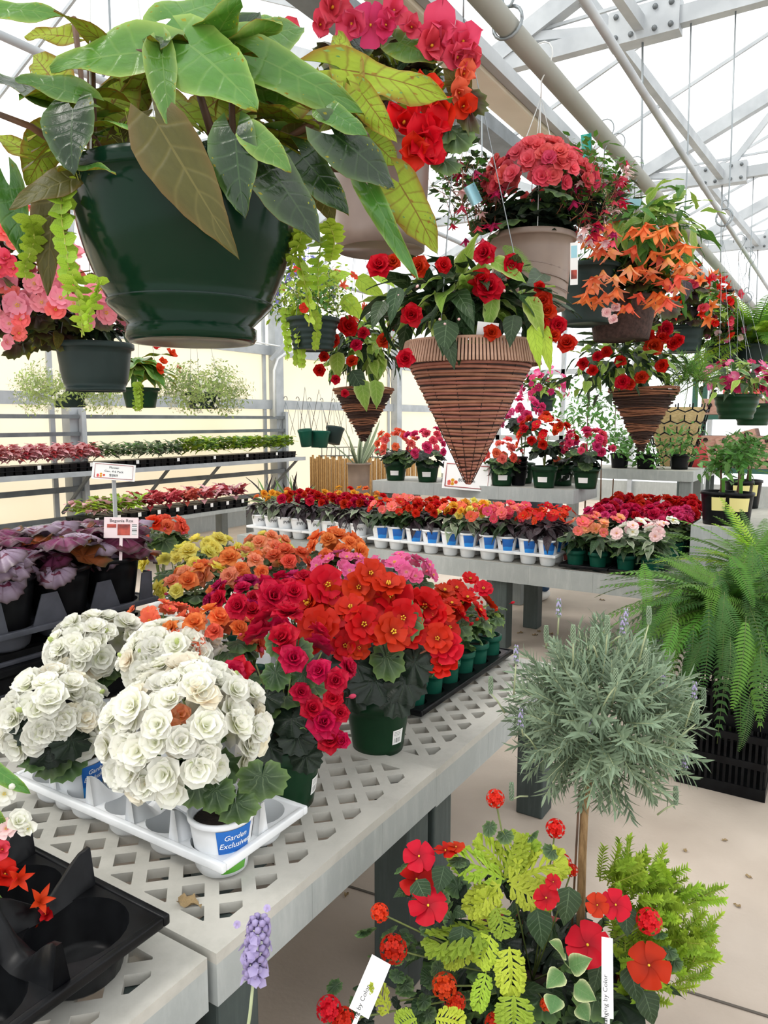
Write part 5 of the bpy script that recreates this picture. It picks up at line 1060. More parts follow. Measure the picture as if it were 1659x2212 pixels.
# dark green pot of orange bolivian begonia
p, c, t = hang('dark green pot of drooping orange begonia behind the tan pot', 1272, 575, 138, .3, .27, .78, 'pot_slate', ribs=3)
d0 = U(1395, 500, t - .05)
bush(p, d0, 210, ['lance', 'lance', 'impl'], .13, (.29, .24), -.7, .95, .3, .35); leaves(p, c + V((0, 0, .02)), 16, ['lance'], .13, (.14, .08), -.3, .7, .5)
for i in range(60): Fpx(p, 'bell', R.choice(['orange', 'peach', 'orange', 'coral']), rr(1265, 1500), rr(470, 660) if i % 4 else rr(560, 660), t - rr(.15, .4), rr(34, 48), (rr(-.5, .5), rr(-.5, .5), -1))
for u, v in ((1310, 675), (1330, 665), (1325, 690)): Fpx(p, 'camellia', 'blush', u, v, t - .3, 22)
# coir basket
p, c, t = hang('round brown coir basket under the orange begonia', 1345, 645, 160, .36, .2, .72, 'coir', rim=.02)
bush(p, c + V((.06, 0, .08)), 90, ['lance', 'wingd', 'bronze'], .12, (.22, .16), -.5, .9, .3, .3); blooms(p, c + V((.05, 0, .05)), 14, [('wing', 'coral'), ('bell', 'orange'), ('wing', 'rose')], .06, (.18, .12), -.3, .9)
# slate basket with red and orange flowers and dark leaves
p, c, t = hang('slate green basket of red and orange begonia with dark heart leaves', 1480, 705, 84, .3, .2, .74, 'pot_slate', ribs=3)
bush(p, c + V((.02, 0, .14)), 200, ['lance', 'lance', 'black', 'bronze', 'impl'], .14, (.33, .3), -.6, .95, .3, .3); blooms(p, c + V((0, 0, .1)), 70, [('bell', 'scarlet'), ('wing', 'scarlet'), ('wing', 'rose'), ('bell', 'orange')], .085, (.34, .32), -.5, .95, cam=.4, droop=.5)
Lpx(p, 'black', (1480, 605), (1485, 650), 4.6, 4.55, 36); Lpx(p, 'bronze', (1440, 640), (1450, 690), 4.6, 4.55, 60)
p, c, t = hang('small dark pot of pale pink flowers beside the hanging fern', 1560, 745, 70, .26, .16, .75, 'pot_slate', pipe=-.78)
bush(p, c + V((0, 0, .08)), 80, ['imp'], .1, (.25, .18), -.6, .9, .3); blooms(p, c + V((0, 0, .06)), 16, [('five', 'blush'), ('five', 'pink')], .05, (.17, .14), -.3, .9, cam=.4)
p, c, t = hang('bright yellow green hanging fern at the end of the pipe', 1625, 745, 80, .3, .16, .8, 'pot_slate', pipe=-.78)
for i in range(110):
    d = hemi(i, 110, .95, -.3); s = .8 * rr(.6, 1.1); put('frond', leaf(R.choice(['fernb', 'fernb', 'fern'])), p, laid(c, d + V((0, 0, .4)), V((-d.x * .4, -d.y * .4, 1)), (s * .8, s, s * rr(.9, 1.5))))
for lb_, u, v, px, fl in (('round green basket of magenta and pink flowers', 1592, 852, 100, [('five', 'magenta'), ('double', 'magenta'), ('five', 'pink')]), ('round green basket of pink and coral flowers behind its twin', 1628, 872, 88, [('five', 'pink'), ('open', 'salmon')])):
    p, c, t = hang(lb_, u, v, px, .3, .16, .66, 'pot_green', pipe=-.78, ribs=3)
    bush(p, c + V((0, 0, .08)), 110, ['imp', 'impl', 'varieg'], .1, (.26, .2), -.5, .95, .3); blooms(p, c + V((0, 0, .06)), 30, fl, .062, (.2, .17), -.25, .95, cam=.5)
# ---------------------------------------------------------------- rattan cone
def cone_frame(label, u, v, px, D, H, pipe):
    t = D * FPX / px; c = U(u, v, t); p = thing('cone_basket', label, 'hanging basket', c - V((0, 0, H))); hookwires(p, c, D / 2 - .01, PZ + .03, pipe, 3, True, 'wire'); return p, c, t
p, c, t = cone_frame('woven brown rattan cone of double red impatiens', 1016, 742, 283, .4, .435, PX)
n = 34; R1 = .195
put('liner', MB().lathe([(.004, -.425), (R1 - .016, -.075), (R1 - .006, -.02), (R1 - .03, -.03), (0, -.06)], 40).mesh('liner', 'rattan_wire'), p, None, c)
for k in range(n):
    s = k / (n - 1); z = -.07 - .355 * s; r = (R1 - .018) * (1 - s) + .006; ph = rr(0, 6)
    pts = [((r + rr(-.0012, .0012)) * math.cos(a), (r + rr(-.0012, .0012)) * math.sin(a), z + .0022 * math.sin(a * 2 + ph)) for a in [2 * PI * q / 36 for q in range(36)]]
    put('reed_ring', MB().tube(pts + pts[:1], .0052, 6, 0, False).mesh('reed_ring', 'rattan'), p, None, c)
for k in range(12):
    a = 2 * PI * k / 12 + .2; put('tie_cord', MB().tube([((R1 - .01) * math.cos(a), (R1 - .01) * math.sin(a), -.07), (.012 * math.cos(a), .012 * math.sin(a), -.425)], .0012, 4).mesh('tie_cord', 'rattan_wire'), p, None, c)
sl = MB().box((-.0035, -.003, -.068), (.0035, .003, 0), 0, None, .001)
for k in range(128):
    a = 2 * PI * k / 128; put('rim_reed', (LBL['rimreed'] if 'rimreed' in LBL else LBL.setdefault('rimreed', sl.mesh('rim_reed', 'rattan_rim', False))), p, Matrix.Translation(c) @ Rz(a) @ Matrix.Translation((0, -(R1 + .003), 0)) @ Rx(-.22 + rr(-.02, .02)))
put('rim_hoop', MB().tube([((R1 + .002) * math.cos(a), (R1 + .002) * math.sin(a), 0) for a in [2 * PI * q / 40 for q in range(41)]], .005, 6).mesh('rim_hoop', 'rattan_rim'), p, None, c)
bush(p, U(1000, 660, t), 250, ['imp', 'imp', 'imp', 'impl'], .125, (.31, .15, .24), -.6, .95, .35, .2); leaves(p, c, 26, ['imp', 'impl'], .11, (.17, .05), -.6, .3, .6)
for u, v, px in ((820, 575, 56), (905, 577, 46), (958, 573, 36), (1047, 548, 50), (1104, 576, 52), (1055, 622, 66), (1040, 605, 50), (890, 680, 48), (875, 775, 40), (1172, 650, 44), (1182, 672, 40), (1205, 702, 40), (1225, 742, 42), (1062, 718, 36), (1165, 620, 26), (850, 565, 34), (1170, 700, 36), (1195, 725, 36)): Fpx(p, 'double', 'red', u, v, t - .2, px * 1.12)
for u, v in ((950, 690), (960, 700), (1090, 630), (1000, 600), (900, 620), (860, 640), (990, 690)): Fpx(p, 'bud', 'blush', u, v, t - .2, 16)
for b, e, w_, k in (((1140, 640), (1175, 720), 44, 'impl'), ((960, 720), (985, 790), 40, 'imp'), ((965, 690), (960, 760), 60, 'imp'), ((1170, 700), (1190, 800), 34, 'chart'), ((1150, 700), (1165, 790), 34, 'chart'), ((1060, 560), (1140, 600), 40, 'impl'), ((830, 650), (800, 700), 40, 'imp'), ((1000, 640), (1020, 710), 40, 'imp'), ((860, 620), (840, 690), 40, 'imp'), ((1110, 680), (1100, 740), 44, 'imp')): Lpx(p, k, b, e, t - .2, t - .24, w_)
for k_ in ((1080, 530, 1170, 600), (1120, 610, 1225, 690)): Lpx(p, 'fern', k_[:2], k_[2:], t + .1, t, 60)
put('name_card', MB().box((-.03, -.02, 0), (.03, .02, .001)).mesh('name_card', 'paper', False), p, aim(U(1053, 712, t - .17), EYE - c, -.1, 1, RT))
# dark vine cones
def vinecone(label, u, v, px, D, H, pipe, seed):
    p, c, t = cone_frame(label, u, v, px, D, H, pipe); r_ = random.Random(seed); n = 16
    put('core', MB().lathe([(.004, -H), (D / 2 - .014, -.02), (D / 2 - .03, -.01), (0, -.03)], 32).mesh('core', 'vine_dark'), p, None, c)
    for k in range(n):
        s = k / n; z = -H * (s + .5 / n); r = (D / 2) * (1 - s) * .97 + .004; m_ = 'vine_light' if k % 4 in (1,) or k in (0, 6, 10) else 'vine_dark'
        for q in range(3):
            ph = r_.uniform(0, 6); pts = [((r + r_.uniform(-.004, .005)) * math.cos(a), (r + r_.uniform(-.004, .005)) * math.sin(a), z + (q - 1) * H / n / 3 + .005 * math.sin(a * 2 + ph)) for a in [2 * PI * i / 24 for i in range(24)]]
            put('vine_wrap', MB().tube(pts + pts[:1], .0045, 5, 0, False).mesh('vine_wrap', m_), p, None, c)
    return p, c, t
p, c, t = vinecone('smaller dark twig cone of red impatiens near the side wall', 785, 838, 132, .36, .31, -2.5, 1)
bush(p, U(785, 755, t), 190, ['imp', 'imp', 'impl'], .12, (.27, .24), -.8, .95, .35, .25)
for u, v, px in ((752, 705, 50), (785, 720, 30), (720, 735, 34), (690, 800, 30), (700, 770, 26), (760, 780, 30), (830, 735, 40), (770, 745, 30), (850, 700, 30), (725, 820, 24), (745, 850, 20)): Fpx(p, 'double', R.choice(['red', 'red', 'crimson']), u, v, t - .25, px)
for b, e, k in (((730, 760), (725, 820), 'impl'), ((780, 820), (790, 885), 'impl'), ((810, 820), (820, 880), 'impl'), ((760, 800), (790, 850), 'imp')): Lpx(p, k, b, e, t - .22, t - .25, 40)
p, c, t = vinecone('dark striped twig cone of red impatiens with asparagus fern', 1390, 838, 146, .36, .335, PX, 2)
bush(p, U(1345, 785, t), 240, ['imp', 'imp', 'impl'], .11, (.33, .25), -.8, .95, .35, .25)
for u, v, px in ((1438, 710, 34), (1412, 748, 42), (1455, 742, 30), (1430, 730, 30), (1385, 815, 30), (1345, 825, 34), (1360, 830, 26), (1310, 760, 26), (1260, 785, 26), (1280, 800, 24), (1430, 790, 30), (1340, 780, 26), (1465, 735, 26), (1400, 725, 30), (1290, 770, 22)): Fpx(p, 'double', 'red', u, v, t - .28, px * 1.1)
for i in range(46): put('asparagus_plume', leaf('asparagus'), p, aim(U(1495 + rr(-25, 25), 815 + rr(-20, 20), t - .05), V((rr(-1, 1), rr(-1, 1), rr(-.6, 1))), rr(0, 6), rr(.12, .2)))
# ---------------------------------------------------------------- side aisle baskets
p, c, t = hang('dark basket of pink begonia with bronze leaves below the huge basket', 203, 742, 166, .3, .185, .74, 'pot_slate', pipe=-2.5, foot=.03)
bush(p, U(125, 685, t), 170, ['bronze', 'bronze', 'wingo', 'imp'], .12, (.3, .18), -.8, .9, .3, .3); leaves(p, c + V((0, 0, .05)), 20, ['imp', 'riegerd'], .1, (.13, .06), -.3, .8, .4)
for u, v, px in ((105, 615, 56), (130, 645, 56), (60, 640, 44), (30, 640, 46), (20, 700, 44), (45, 690, 40), (90, 655, 50), (145, 600, 46), (120, 670, 44), (15, 740, 36), (70, 612, 40), (10, 615, 44), (40, 720, 36), (200, 630, 40), (185, 655, 40), (25, 668, 40), (160, 655, 40)): Fpx(p, R.choice(['open', 'open', 'wing']), R.choice(['softpink', 'softpink', 'salmon']), u, v, t - .38, px)
blooms(p, U(105, 645, t - .1), 70, [('wing', 'softpink'), ('open', 'softpink'), ('open', 'softpink'), ('wing', 'salmon')], .085, (.31, .2), -.5, .95, cam=.7)
p, c, t = hang('pink begonia basket partly hidden by the huge basket leaves', -110, 585, 200, .32, .2, .75, 'pot_dark', pipe=-2.5)
bush(p, c + V((.05, 0, .06)), 70, ['imp', 'bronze'], .12, (.25, .2), -.5, .9, .3)
for u, v, px in ((20, 450, 50), (10, 500, 56), (35, 520, 44), (15, 560, 50), (45, 490, 36), (30, 580, 40), (5, 430, 40)): Fpx(p, R.choice(['open', 'wing']), R.choice(['softpink', 'rose', 'salmon']), u, v, 2.3, px)
blooms(p, c + V((.1, 0, .08)), 50, [('open', 'softpink'), ('wing', 'salmon'), ('open', 'rose')], .075, (.24, .2), -.5, .95, cam=.6)
p, c, t = hang('small dark green basket of red dragon begonia with pointed leaves', 303, 838, 82, .27, .14, .74, 'pot_green', pipe=-4.25)
leaves(p, c + V((0, 0, .12)), 46, ['wing', 'lance', 'impl'], .2, (.2, .17), -.4, .95, .45); blooms(p, c + V((0, 0, .12)), 9, [('wing', 'scarlet')], .085, (.26, .2), -.1, .9, cam=.5); 
for _ in range(4): put('trailing_stem', leaf('trail'), p, Matrix.Translation(c + V((rr(.05, .15), rr(-.15, -.05), .03))) @ Rz(rr(0, 6)) @ Matrix.Diagonal((.2, .2, .2, 1)))
for lb_, u, v, rx in (('airy white flowering basket below the dark pink begonia pot', 150, 835, 115), ('airy white flowering basket by the galvanised wall post', 440, 838, 85)):
    p, c, t = hang(lb_, u, v + 10, 80, .28, .12, .75, 'pot_slate', pipe=-4.25)
    for i in range(90):
        d = hemi(i, 90, .9, -.75); put('wispy_stem', leaf('airy'), p, aim(c + V((d.x * rx / 320, d.y * rx / 320, d.z * .08)) * .6, d + V((0, 0, .2)), rr(0, 6), rr(.16, .24)))
    blooms(p, c, 80, [('small', 'white')], .045, (rx / 290, .19), -.8, .8)
p, c, t = hang('ribbed slate basket of blue lobelia with trailing lime leaves', 676, 688, 116, .29, .17, .74, 'pot_slate', pipe=-2.5, ribs=5)
for i in range(44): d = hemi(i, 44, .95, -.3); put('leafy_spray', leaf(R.choice(['lobelia', 'limefill', 'limefill'])), p, aim(c + d * .06 + V((0, 0, .05)), d + V((0, 0, .3)), rr(0, 6), rr(.16, .26)))
blooms(p, c + V((-.08, 0, .14)), 40, [('small', 'violet')], .06, (.16, .2), -.2, 1); blooms(p, c + V((0, 0, .1)), 12, [('five', 'scarlet'), ('bell', 'coral')], .05, (.26, .2), -.5, .9, cam=.5)
for i in range(8): put('trailing_stem', leaf('trail'), p, Matrix.Translation(c + V((rr(-.13, .13), rr(-.15, -.05), .05))) @ Rz(rr(0, 6)) @ Matrix.Diagonal((.22, .22, rr(.2, .34), 1)))
for b, e in (((690, 610), (760, 580)), ((770, 600), (830, 640)), ((800, 590), (860, 610)), ((650, 680), (655, 715)), ((740, 640), (790, 690))): Lpx(p, 'chart', b, e, t, t - .05, 40)
p, c, t = hang('distant slate basket of pink flowers behind the rattan cone', 1172, 848, 60, .3, .2, .76, 'pot_slate', pipe=-2.5, ribs=3)
bush(p, c + V((0, 0, .06)), 90, ['imp', 'impl'], .13, (.27, .2), -.6, .9, .3); blooms(p, c + V((0, 0, .06)), 44, [('five', 'hotpink'), ('five', 'magenta'), ('five', 'pink')], .075, (.27, .2), -.5, .9, cam=.4)
# ================================================================ long low bench: trays of white pots
def row_plant(label, b, potk, fl, lf, nf=6, size=.06, nl=12, ls=.1, group=None, name='potted_begonia', hgt=.21, rx=.09, rz=.095, a_off=.12, top=.1):
    p = thing(name, label, 'potted plant', b, group); b = V(b)
    if potk == 'green': greenpot(p, b, .062, .115, False, 0, 'pot_teal')
    else: whitepot(p, b, potk, False, a_off)
    d = b + V((0, 0, hgt)); leaves(p, d - V((0, 0, .03)), nl + 3, lf, ls * 1.12, (rx, rz), -.6, .8, .4); blooms(p, d + V((0, 0, .02)), nf, fl, size, (rx, rz * .9), top, 1, cam=.5); return p
zb = .602
for k in range(2):
    x0 = -4.2 + k * .58; tray('carry_tray', ['white carry tray of lettered white pots at the end of the low bench', 'white carry tray of lettered white pots beside the blue labelled ones'][k], 'tray', (x0, 4.57, zb), 4, 3, .138, .138, .08, 'white_plastic', None, 0, 0, .012, .058)
    for i in range(4):
        for j in range(3):
            b = (x0 + (i + .5) * .138, 4.57 + (j + .5) * .138, zb + .05)
            if k == 0 and i < 2: row_plant('grey leaved orange begonia in a lettered white pot', b, 'pw', [('double', 'gold'), ('double', 'orange')], ['grey', 'black'], 2, .07, 14, .11, 'grey leaved begonias in lettered white pots')
            elif j == 2: row_plant('orange begonia with dark leaves in a lettered white pot behind the red ones', b, 'pw', [('double', 'gold'), ('double', 'scarlet')], ['black', 'grey'], 4, .07, 14, .11, 'orange begonias in lettered white pots')
            else: row_plant('red begonia with nearly black leaves in a lettered white pot', b, 'pw', [('double', 'red'), ('double', 'crimson')], ['black', 'black', 'grey'], 4, .075, 15, .115, 'red dark leaved begonias in lettered white pots')
cols = [('scarlet begonia in a blue labelled white pot next to the lettered pots', [('open', 'scarlet'), ('open', 'salmon')], ['imp', 'rieger']), ('red orange begonia in a blue labelled white pot', [('double', 'scarlet'), ('double', 'red')], ['imp', 'black']),
        ('golden and coral begonia in a blue labelled white pot', [('double', 'gold'), ('double', 'yellow'), ('open', 'coral')], ['imp', 'grey']), ('salmon rose begonia in a blue labelled white pot', [('open', 'rose'), ('open', 'salmon')], ['imp', 'black']), ('orange red begonia with black leaves in a blue labelled white pot', [('five', 'scarlet'), ('open', 'scarlet')], ['black'])]
tl = ['beside the lettered pots', 'with red orange begonias', 'with golden begonias', 'with salmon begonias', 'with black leaved begonias']
for k in range(5):
    x0 = -3.0 + k * .29; tray('carry_tray', 'white carry tray of blue labelled pots ' + tl[k], 'tray', (x0, 4.57, zb), 2, 3, .135, .135, .08, 'white_plastic', None, 0, 0, .01, .058)
    for i in range(2):
        for j in range(3): row_plant(cols[k][0], (x0 + (i + .5) * .135, 4.57 + (j + .5) * .135, zb + .05), 'blue', cols[k][1], cols[k][2], 6 if k != 4 else 5, .07, 13, .11, 'blue labelled ' + ['scarlet', 'red orange', 'golden', 'salmon', 'black leaved'][k] + ' begonias on the low bench')
for k in range(2):
    x0 = -1.53 + k * .32; tray('nursery_flat', ['low black flat of green pots with peach begonias', 'low black flat of green pots with blush begonias at the bench end'][k], 'tray', (x0, 4.58, zb), 2, 3, .145, .15, .03, 'black_plastic', None, 0, 0, .012, .055)
    for i in range(2):
        for j in range(3):
            row_plant(['peach pink begonia in a small green pot on the low bench', 'blush white begonia in a small green pot at the bench end'][k], (x0 + (i + .5) * .145, 4.58 + (j + .5) * .15, zb + .004), 'green', [('open', 'salmon'), ('open', 'peach')] if k == 0 else [('open', 'blush'), ('open', 'white')], ['rieger', 'imp', 'grey'], 3, .075, 15, .11, ['peach begonias in green pots', 'blush begonias in green pots'][k])
for u, v in ((1222, 1200),): 
    P_ = U(u, v, 4.95); o = thing('plant_tag', 'small white tag with a red flower photo in the peach begonia pot', 'tag', P_ - V((0, 0, .06))); T = aim(P_, EYE - P_, .12, 1, RT); put('card', MB().box((-.02, -.06, 0), (.02, .045, .001)).mesh('card', 'paper', False), o, T); put('photo', MB().box((-.015, -.03, .001), (.015, .02, .0015)).mesh('photo', 'tag_brown', False), o, T)
# crimson and red mass on the second low bench
for i in range(4):
    for j in range(5):
        b = (-1.5 + i * .17, 5.36 + j * .155, zb); far = j > 2 or (j == 2 and i % 2)
        row_plant('vivid red begonia crowded behind the crimson ones' if far else 'crimson pink begonia crowded on the bench behind the blush pots', b, 'green', [('double', 'red')] if far else [('double', 'crimson'), ('double', 'hotpink')], ['rieger', 'imp'], 8, .085, 10, .11, 'red begonias at the back of the low bench' if far else 'crimson begonias at the back of the low bench', hgt=.22 + .03 * (j > 2), rx=.1, rz=.1)
# foliage pots behind the lettered pots
for k, (u, v, lb_, kinds, nl, m) in enumerate(((578, 1040, 'dark pink spiky bromeliad in a black pot beside its twin', ['strapd', 'strap'], 22, 'black_plastic'), (632, 1040, 'grey pink spiky bromeliad in a black pot near the shelf end', ['strap', 'strapd'], 22, 'black_plastic'), (690, 1058, 'chartreuse leafy plant in a black pot', ['chart'], 40, 'black_plastic'), (745, 1055, 'silver leaved plant with orange flowers', ['grey'], 40, 'pot_teal'), (790, 1050, 'pale variegated plant with yellow and orange flowers', ['grey', 'varieg'], 40, 'pot_teal'))):
    d = UY(u, v + 20, 5.12); b = V((d.x, d.y, zb)); p = thing('foliage_plant', lb_, 'potted plant', b); pot(p, b, .09, .07, .14 if k > 1 else .2, m)
    if k < 2:
        for i in range(nl): dd = hemi(i, nl, .98, .3); put('leaf', leaf(kinds[i % 2]), p, aim(b + V((0, 0, .18)), dd, rr(0, 6), (.3, .3, rr(.2, .32))))
    else: leaves(p, b + V((0, 0, .24)), nl, kinds, .1, (.13, .12), -.3, .95, .35)
    if k > 2: blooms(p, b + V((0, 0, .27)), 7, [('double', 'gold'), ('double', 'scarlet'), ('double', 'orange')], .06, (.13, .12), .2, 1)
# ================================================================ raised bench: green pots, price sign
zu = 1.042
for lb_, u, vb, v, rxp, rzp, fl, n, y in (('coral begonia in a dark green pot at the raised bench end', 855, 1033, 965, 46, 36, [('double', 'coral'), ('double', 'salmon')], 26, 5.42), ('rose pink begonia in a dark green pot beside the coral one', 924, 1043, 968, 52, 40, [('double', 'rose'), ('double', 'hotpink')], 24, 5.42),
        ('coral begonia half hidden behind the tip of the rattan cone', 1085, 1048, 985, 40, 34, [('double', 'coral'), ('double', 'salmon')], 18, 5.42), ('bright scarlet begonia in a dark green pot on the raised bench', 1178, 1054, 945, 60, 46, [('open', 'scarlet'), ('double', 'red')], 34, 5.42), ('rose pink begonia in a dark green pot at the raised bench corner', 1268, 1048, 965, 50, 36, [('double', 'hotpink'), ('double', 'rose')], 28, 5.5),
        ('tall pink begonia behind the scarlet one', 1132, 1020, 900, 46, 40, [('double', 'pink'), ('double', 'hotpink')], 26, 5.72), ('small coral flowered begonia behind the scarlet pot', 1215, 1040, 985, 30, 24, [('double', 'coral')], 8, 5.68)):
    d = UY(u, v, y); b = V((d.x, y, zu)); t_ = (d - EYE).dot(FW); tall = 1132 == u
    p = thing('potted_begonia', lb_, 'potted plant', b); greenpot(p, b, .1, .165, True, .1 + rr(-.4, .4), 'pot_green', True); leaves(p, d - V((0, 0, .05)), 26, ['riegerd', 'rieger'], .12, (rxp / FPX * t_ * .9, .12), -.8, .5, .45); blooms(p, d, n, fl, .07, (rxp / FPX * t_, rzp / FPX * t_), -.35, 1, cam=.4)
    stems(p, b + V((0, 0, .14)), [d + V((rr(-.05, .05), 0, .02)) for _ in range(4)], .004)
b = V((-2.2, 5.5, zu)); p = thing('pot_stack', 'stack of empty black slotted pots beside the price sign', 'pots', b)
for k in range(4): put('pot', MB().lathe([(.05, 0), (.068, .11), (.074, .11), (.074, .12), (.064, .12)], 20).mesh('pot', 'black_plastic'), p, None, b + V((0, 0, .035 * k)))
b = V((-2.85, 5.62, zu)); p = thing('plant_sleeve', 'magenta pot wrap between the two begonias on the raised bench', 'pot', b); put('wrap', MB().lathe([(.05, 0), (.06, .1), (.075, .16), (.07, .16), (.048, .02)], 12).mesh('wrap', 'magenta'), p, None, b); put('base_cloth', MB().lathe([(.09, 0), (.085, .02), (.06, .04), (.055, .05)], 10).mesh('base_cloth', 'white_mesh'), p, None, b)
def sign(label, u, v, t, w_, h_, lines, rot, tilt=.25, post=None):
    P_ = U(u, v, t) if t > 0 else UY(u, v, -t); t = abs((P_ - EYE).dot(FW)); s_ = t / FPX; W, H = w_ * s_ / 2, h_ * s_ / 2; o = thing('price_sign', label, 'sign', P_ - V((0, 0, H + .02)))
    T = aim(P_, (EYE - P_).normalized() + V((0, 0, tilt)), rot, 1, RT); put('board', MB().box((-W, -H, -.003), (W, H, 0), 0, None, .002).mesh('board', 'paper', False), o, T)
    pts = [(-W * .88, -H * .82, .001), (W * .88, -H * .82, .001), (W * .88, H * .82, .001), (-W * .88, H * .82, .001), (-W * .88, -H * .82, .001)]; put('border', MB().tube(pts, H * .035, 4).mesh('border', 'ink_red'), o, T)
    for s2, yy, sz in lines: put('lettering', text(s2, sz * H, 'ink'), o, T @ Matrix.Translation((0, yy * H, .001)))
    for k in range(5): put('printed_flower', flower('five', ['salmon', 'gold', 'coral'][k % 3], 0), o, T @ Matrix.Translation((-W * .72 + .14 * W * (k % 3), -H * .62 + .13 * H * (k // 2), .001)) @ Matrix.Diagonal((H * .26, H * .26, .002, 1)))
    if post: put('post', MB().beam(P_ - V((0, 0, .02)) - FW * .01, V((P_.x, P_.y, post)) - FW * .01, .03, .012).mesh('post', 'steel', False), o)
    return o
sign('white price sign with red border hung on the raised bench', 1009, 1029, -5.27, 104, 60, [('Best of', .25, .36), ('80c Each', -.42, .34)], -.1, .1)
sign('white price sign for flower packs in front of the side shelf', 246, 1019, 5.6, 88, 40, [('Flower', .35, .36), ('Gen. 4-6 Pack', -.1, .34), ('$2.69', -.58, .4)], .06, .5, .002)
# person bending behind the raised bench: only a jeans leg and a shoe show below the benches
def person():
    f = V((-2.29, 6.1, 0)); p = thing('person', 'person in blue jeans and pale shoes bending behind the raised bench', 'person', f)
    def skin(nm, pts, edges, m, par=p):
        me = bpy.data.meshes.new(nm); me.from_pydata([(q[0], -q[1], q[2]) for q in pts], edges, []); me.materials.append(MATS[m]); o = bpy.data.objects.new(nm, me); COL.objects.link(o); o.parent = par; o.location = (0, 0, 0)
        md = o.modifiers.new('s', 'SKIN'); 
        for i, q in enumerate(pts): me.skin_vertices[0].data[i].radius = (q[3], q[3])
        me.skin_vertices[0].data[0].use_root = True; sb = o.modifiers.new('sub', 'SUBSURF'); sb.levels = 1; sb.render_levels = 1; md.use_smooth_shade = True; WL[o.name] = f; return o
    skin('body', [(0, .12, .72, .14), (-.02, .02, .92, .15), (-.02, -.12, .98, .12), (-.02, -.2, .97, .055), (-.02, -.26, .95, .09), (-.18, -.1, .95, .05), (-.24, -.08, .76, .045), (-.2, -.1, .6, .035), (.15, -.1, .95, .05), (.2, -.08, .76, .045), (.17, -.1, .6, .035)], [(0, 1), (1, 2), (2, 3), (3, 4), (2, 5), (5, 6), (6, 7), (2, 8), (8, 9), (9, 10)], 'shirt')
    skin('jeans', [(0, .12, .74, .14), (-.1, .12, .66, .1), (-.11, -.02, .42, .075), (-.11, .03, .12, .062), (-.11, .03, .07, .062), (.1, .12, .66, .1), (.11, -.02, .42, .075), (.11, .03, .12, .062), (.11, .03, .07, .062)], [(0, 1), (1, 2), (2, 3), (3, 4), (0, 5), (5, 6), (6, 7), (7, 8)], 'denim')
    for s in (-.11, .11): put('shoe', MB().ball((s, -.03, .045), (.05, .14, .044), 0, 12, 8).mesh('shoe', 'shoe'), p, Matrix.Translation(f))
    put('hair', MB().ball((-.02, .27, .985), (.09, .1, .08), 0, 12, 8).mesh('hair', 'stem_brown'), p, Matrix.Translation(f))
person()
# ================================================================ side shelf with flats, rails, low bench
sx0, sx1, sz = -7.52, -7.0, 1.0
for i, (a, b_) in enumerate(((1.2, 5.3), (5.36, 8.9))):
    s = thing('wall_shelf', ['steel side shelf lined with pink leaved cell packs', 'steel side shelf lined with yellow and silver plants'][i], 'shelf', (-7.25, (a + b_) / 2, sz - .05)); put('shelf_top', MB().box((sx0, a, sz - .02), (sx1, b_, sz)).mesh('shelf_top', 'steel', False), s); put('front_edge', MB().box((sx1, a, sz - .05), (sx1 + .015, b_, sz + .004)).mesh('front_edge', 'steel', False), s)
    for y in (a + .9, b_ - .15, (a + b_) / 2): put('bracket', MB().beam((sx1 - .02, y, sz - .03), (-7.55, y, sz - .5), .03, .03).mesh('bracket', 'steel_dark', False), s)
for v, v2, m in ((894.4, 900.4, 'steel_dark'), (935, 930, 'steel_dark')):
    z = UX(120, (v * .8 + v2 * .2) + 4, -7.4).z
    for a, b_ in ((1, 5.3), (5.4, 8.9)): struct('rail', MB().box((-7.42, a, z - .022), (-7.38, b_, z + .022)).mesh('rail', m, False), None, wl)
for z in (.78, .45): struct('rail', MB().box((-7.42, 1, z - .03), (-7.38, 8.9, z + .03)).mesh('rail', 'steel_dark', False), None, wl)
for y in (5.35, 8.93): struct('rail_post', MB().box((-7.42, y - .03, 0), (-7.36, y + .03, 1.68)).mesh('rail_post', 'steel', False), None, wl)
# curved conduit arm on the wall post
A = [UX(u, v, -7.35) for u, v in ((592, 900), (592, 800), (600, 775), (618, 762), (655, 757))]; struct('arm_pipe', MB().tube(A, .018, 8).mesh('arm_pipe', 'white_mesh'), None, wl)
B1 = UX(548, 738, -7.35); struct('arm_rod', MB().tube([B1, UX(655, 757, -7.3)], .012, 6).mesh('arm_rod', 'white_mesh'), None, wl); struct('knee_brace', MB().beam(UX(584, 778, -7.4), UX(680, 670, -7.0), .05, .05).mesh('knee_brace', 'steel', False), None, wl)
PK = {}
def pack_mesh(kind, seed, nx, ny, c, kinds, h, n):
    """foliage of one cell pack: small leaves, drawn from the leaf meshes"""
    key = (kind, seed)
    if key in PK: return PK[key]
    mb = MB(); mats = []; r = random.Random(seed + 50)
    for kd in kinds:
        me = leaf(kd, seed % 3); mats += [m for m in me.materials]
    for i in range(nx):
        for j in range(ny):
            cc = V(((i + .5 - nx / 2) * c, (j + .5 - ny / 2) * c, 0))
            for q in range(n):
                kd = kinds[r.randrange(len(kinds))]; me = leaf(kd, seed % 3); a = r.uniform(0, 6.3); el = r.uniform(-.2, 1.1); s = c * r.uniform(.8, 1.35); d = V((math.cos(a), math.sin(a), el))
                T = laid(cc + V((0, 0, h * r.uniform(.3, 1))), d, V((-d.x * .3, -d.y * .3, 1)), s); mi = mats.index(me.materials[0])
                mb.add([v.co for v in me.vertices], [tuple(f.vertices) for f in me.polygons if f.material_index == 0], mi, [(.82, .5)] * len(me.vertices), T)
    PK[key] = mb.mesh('foliage_' + kind, mats); return PK[key]
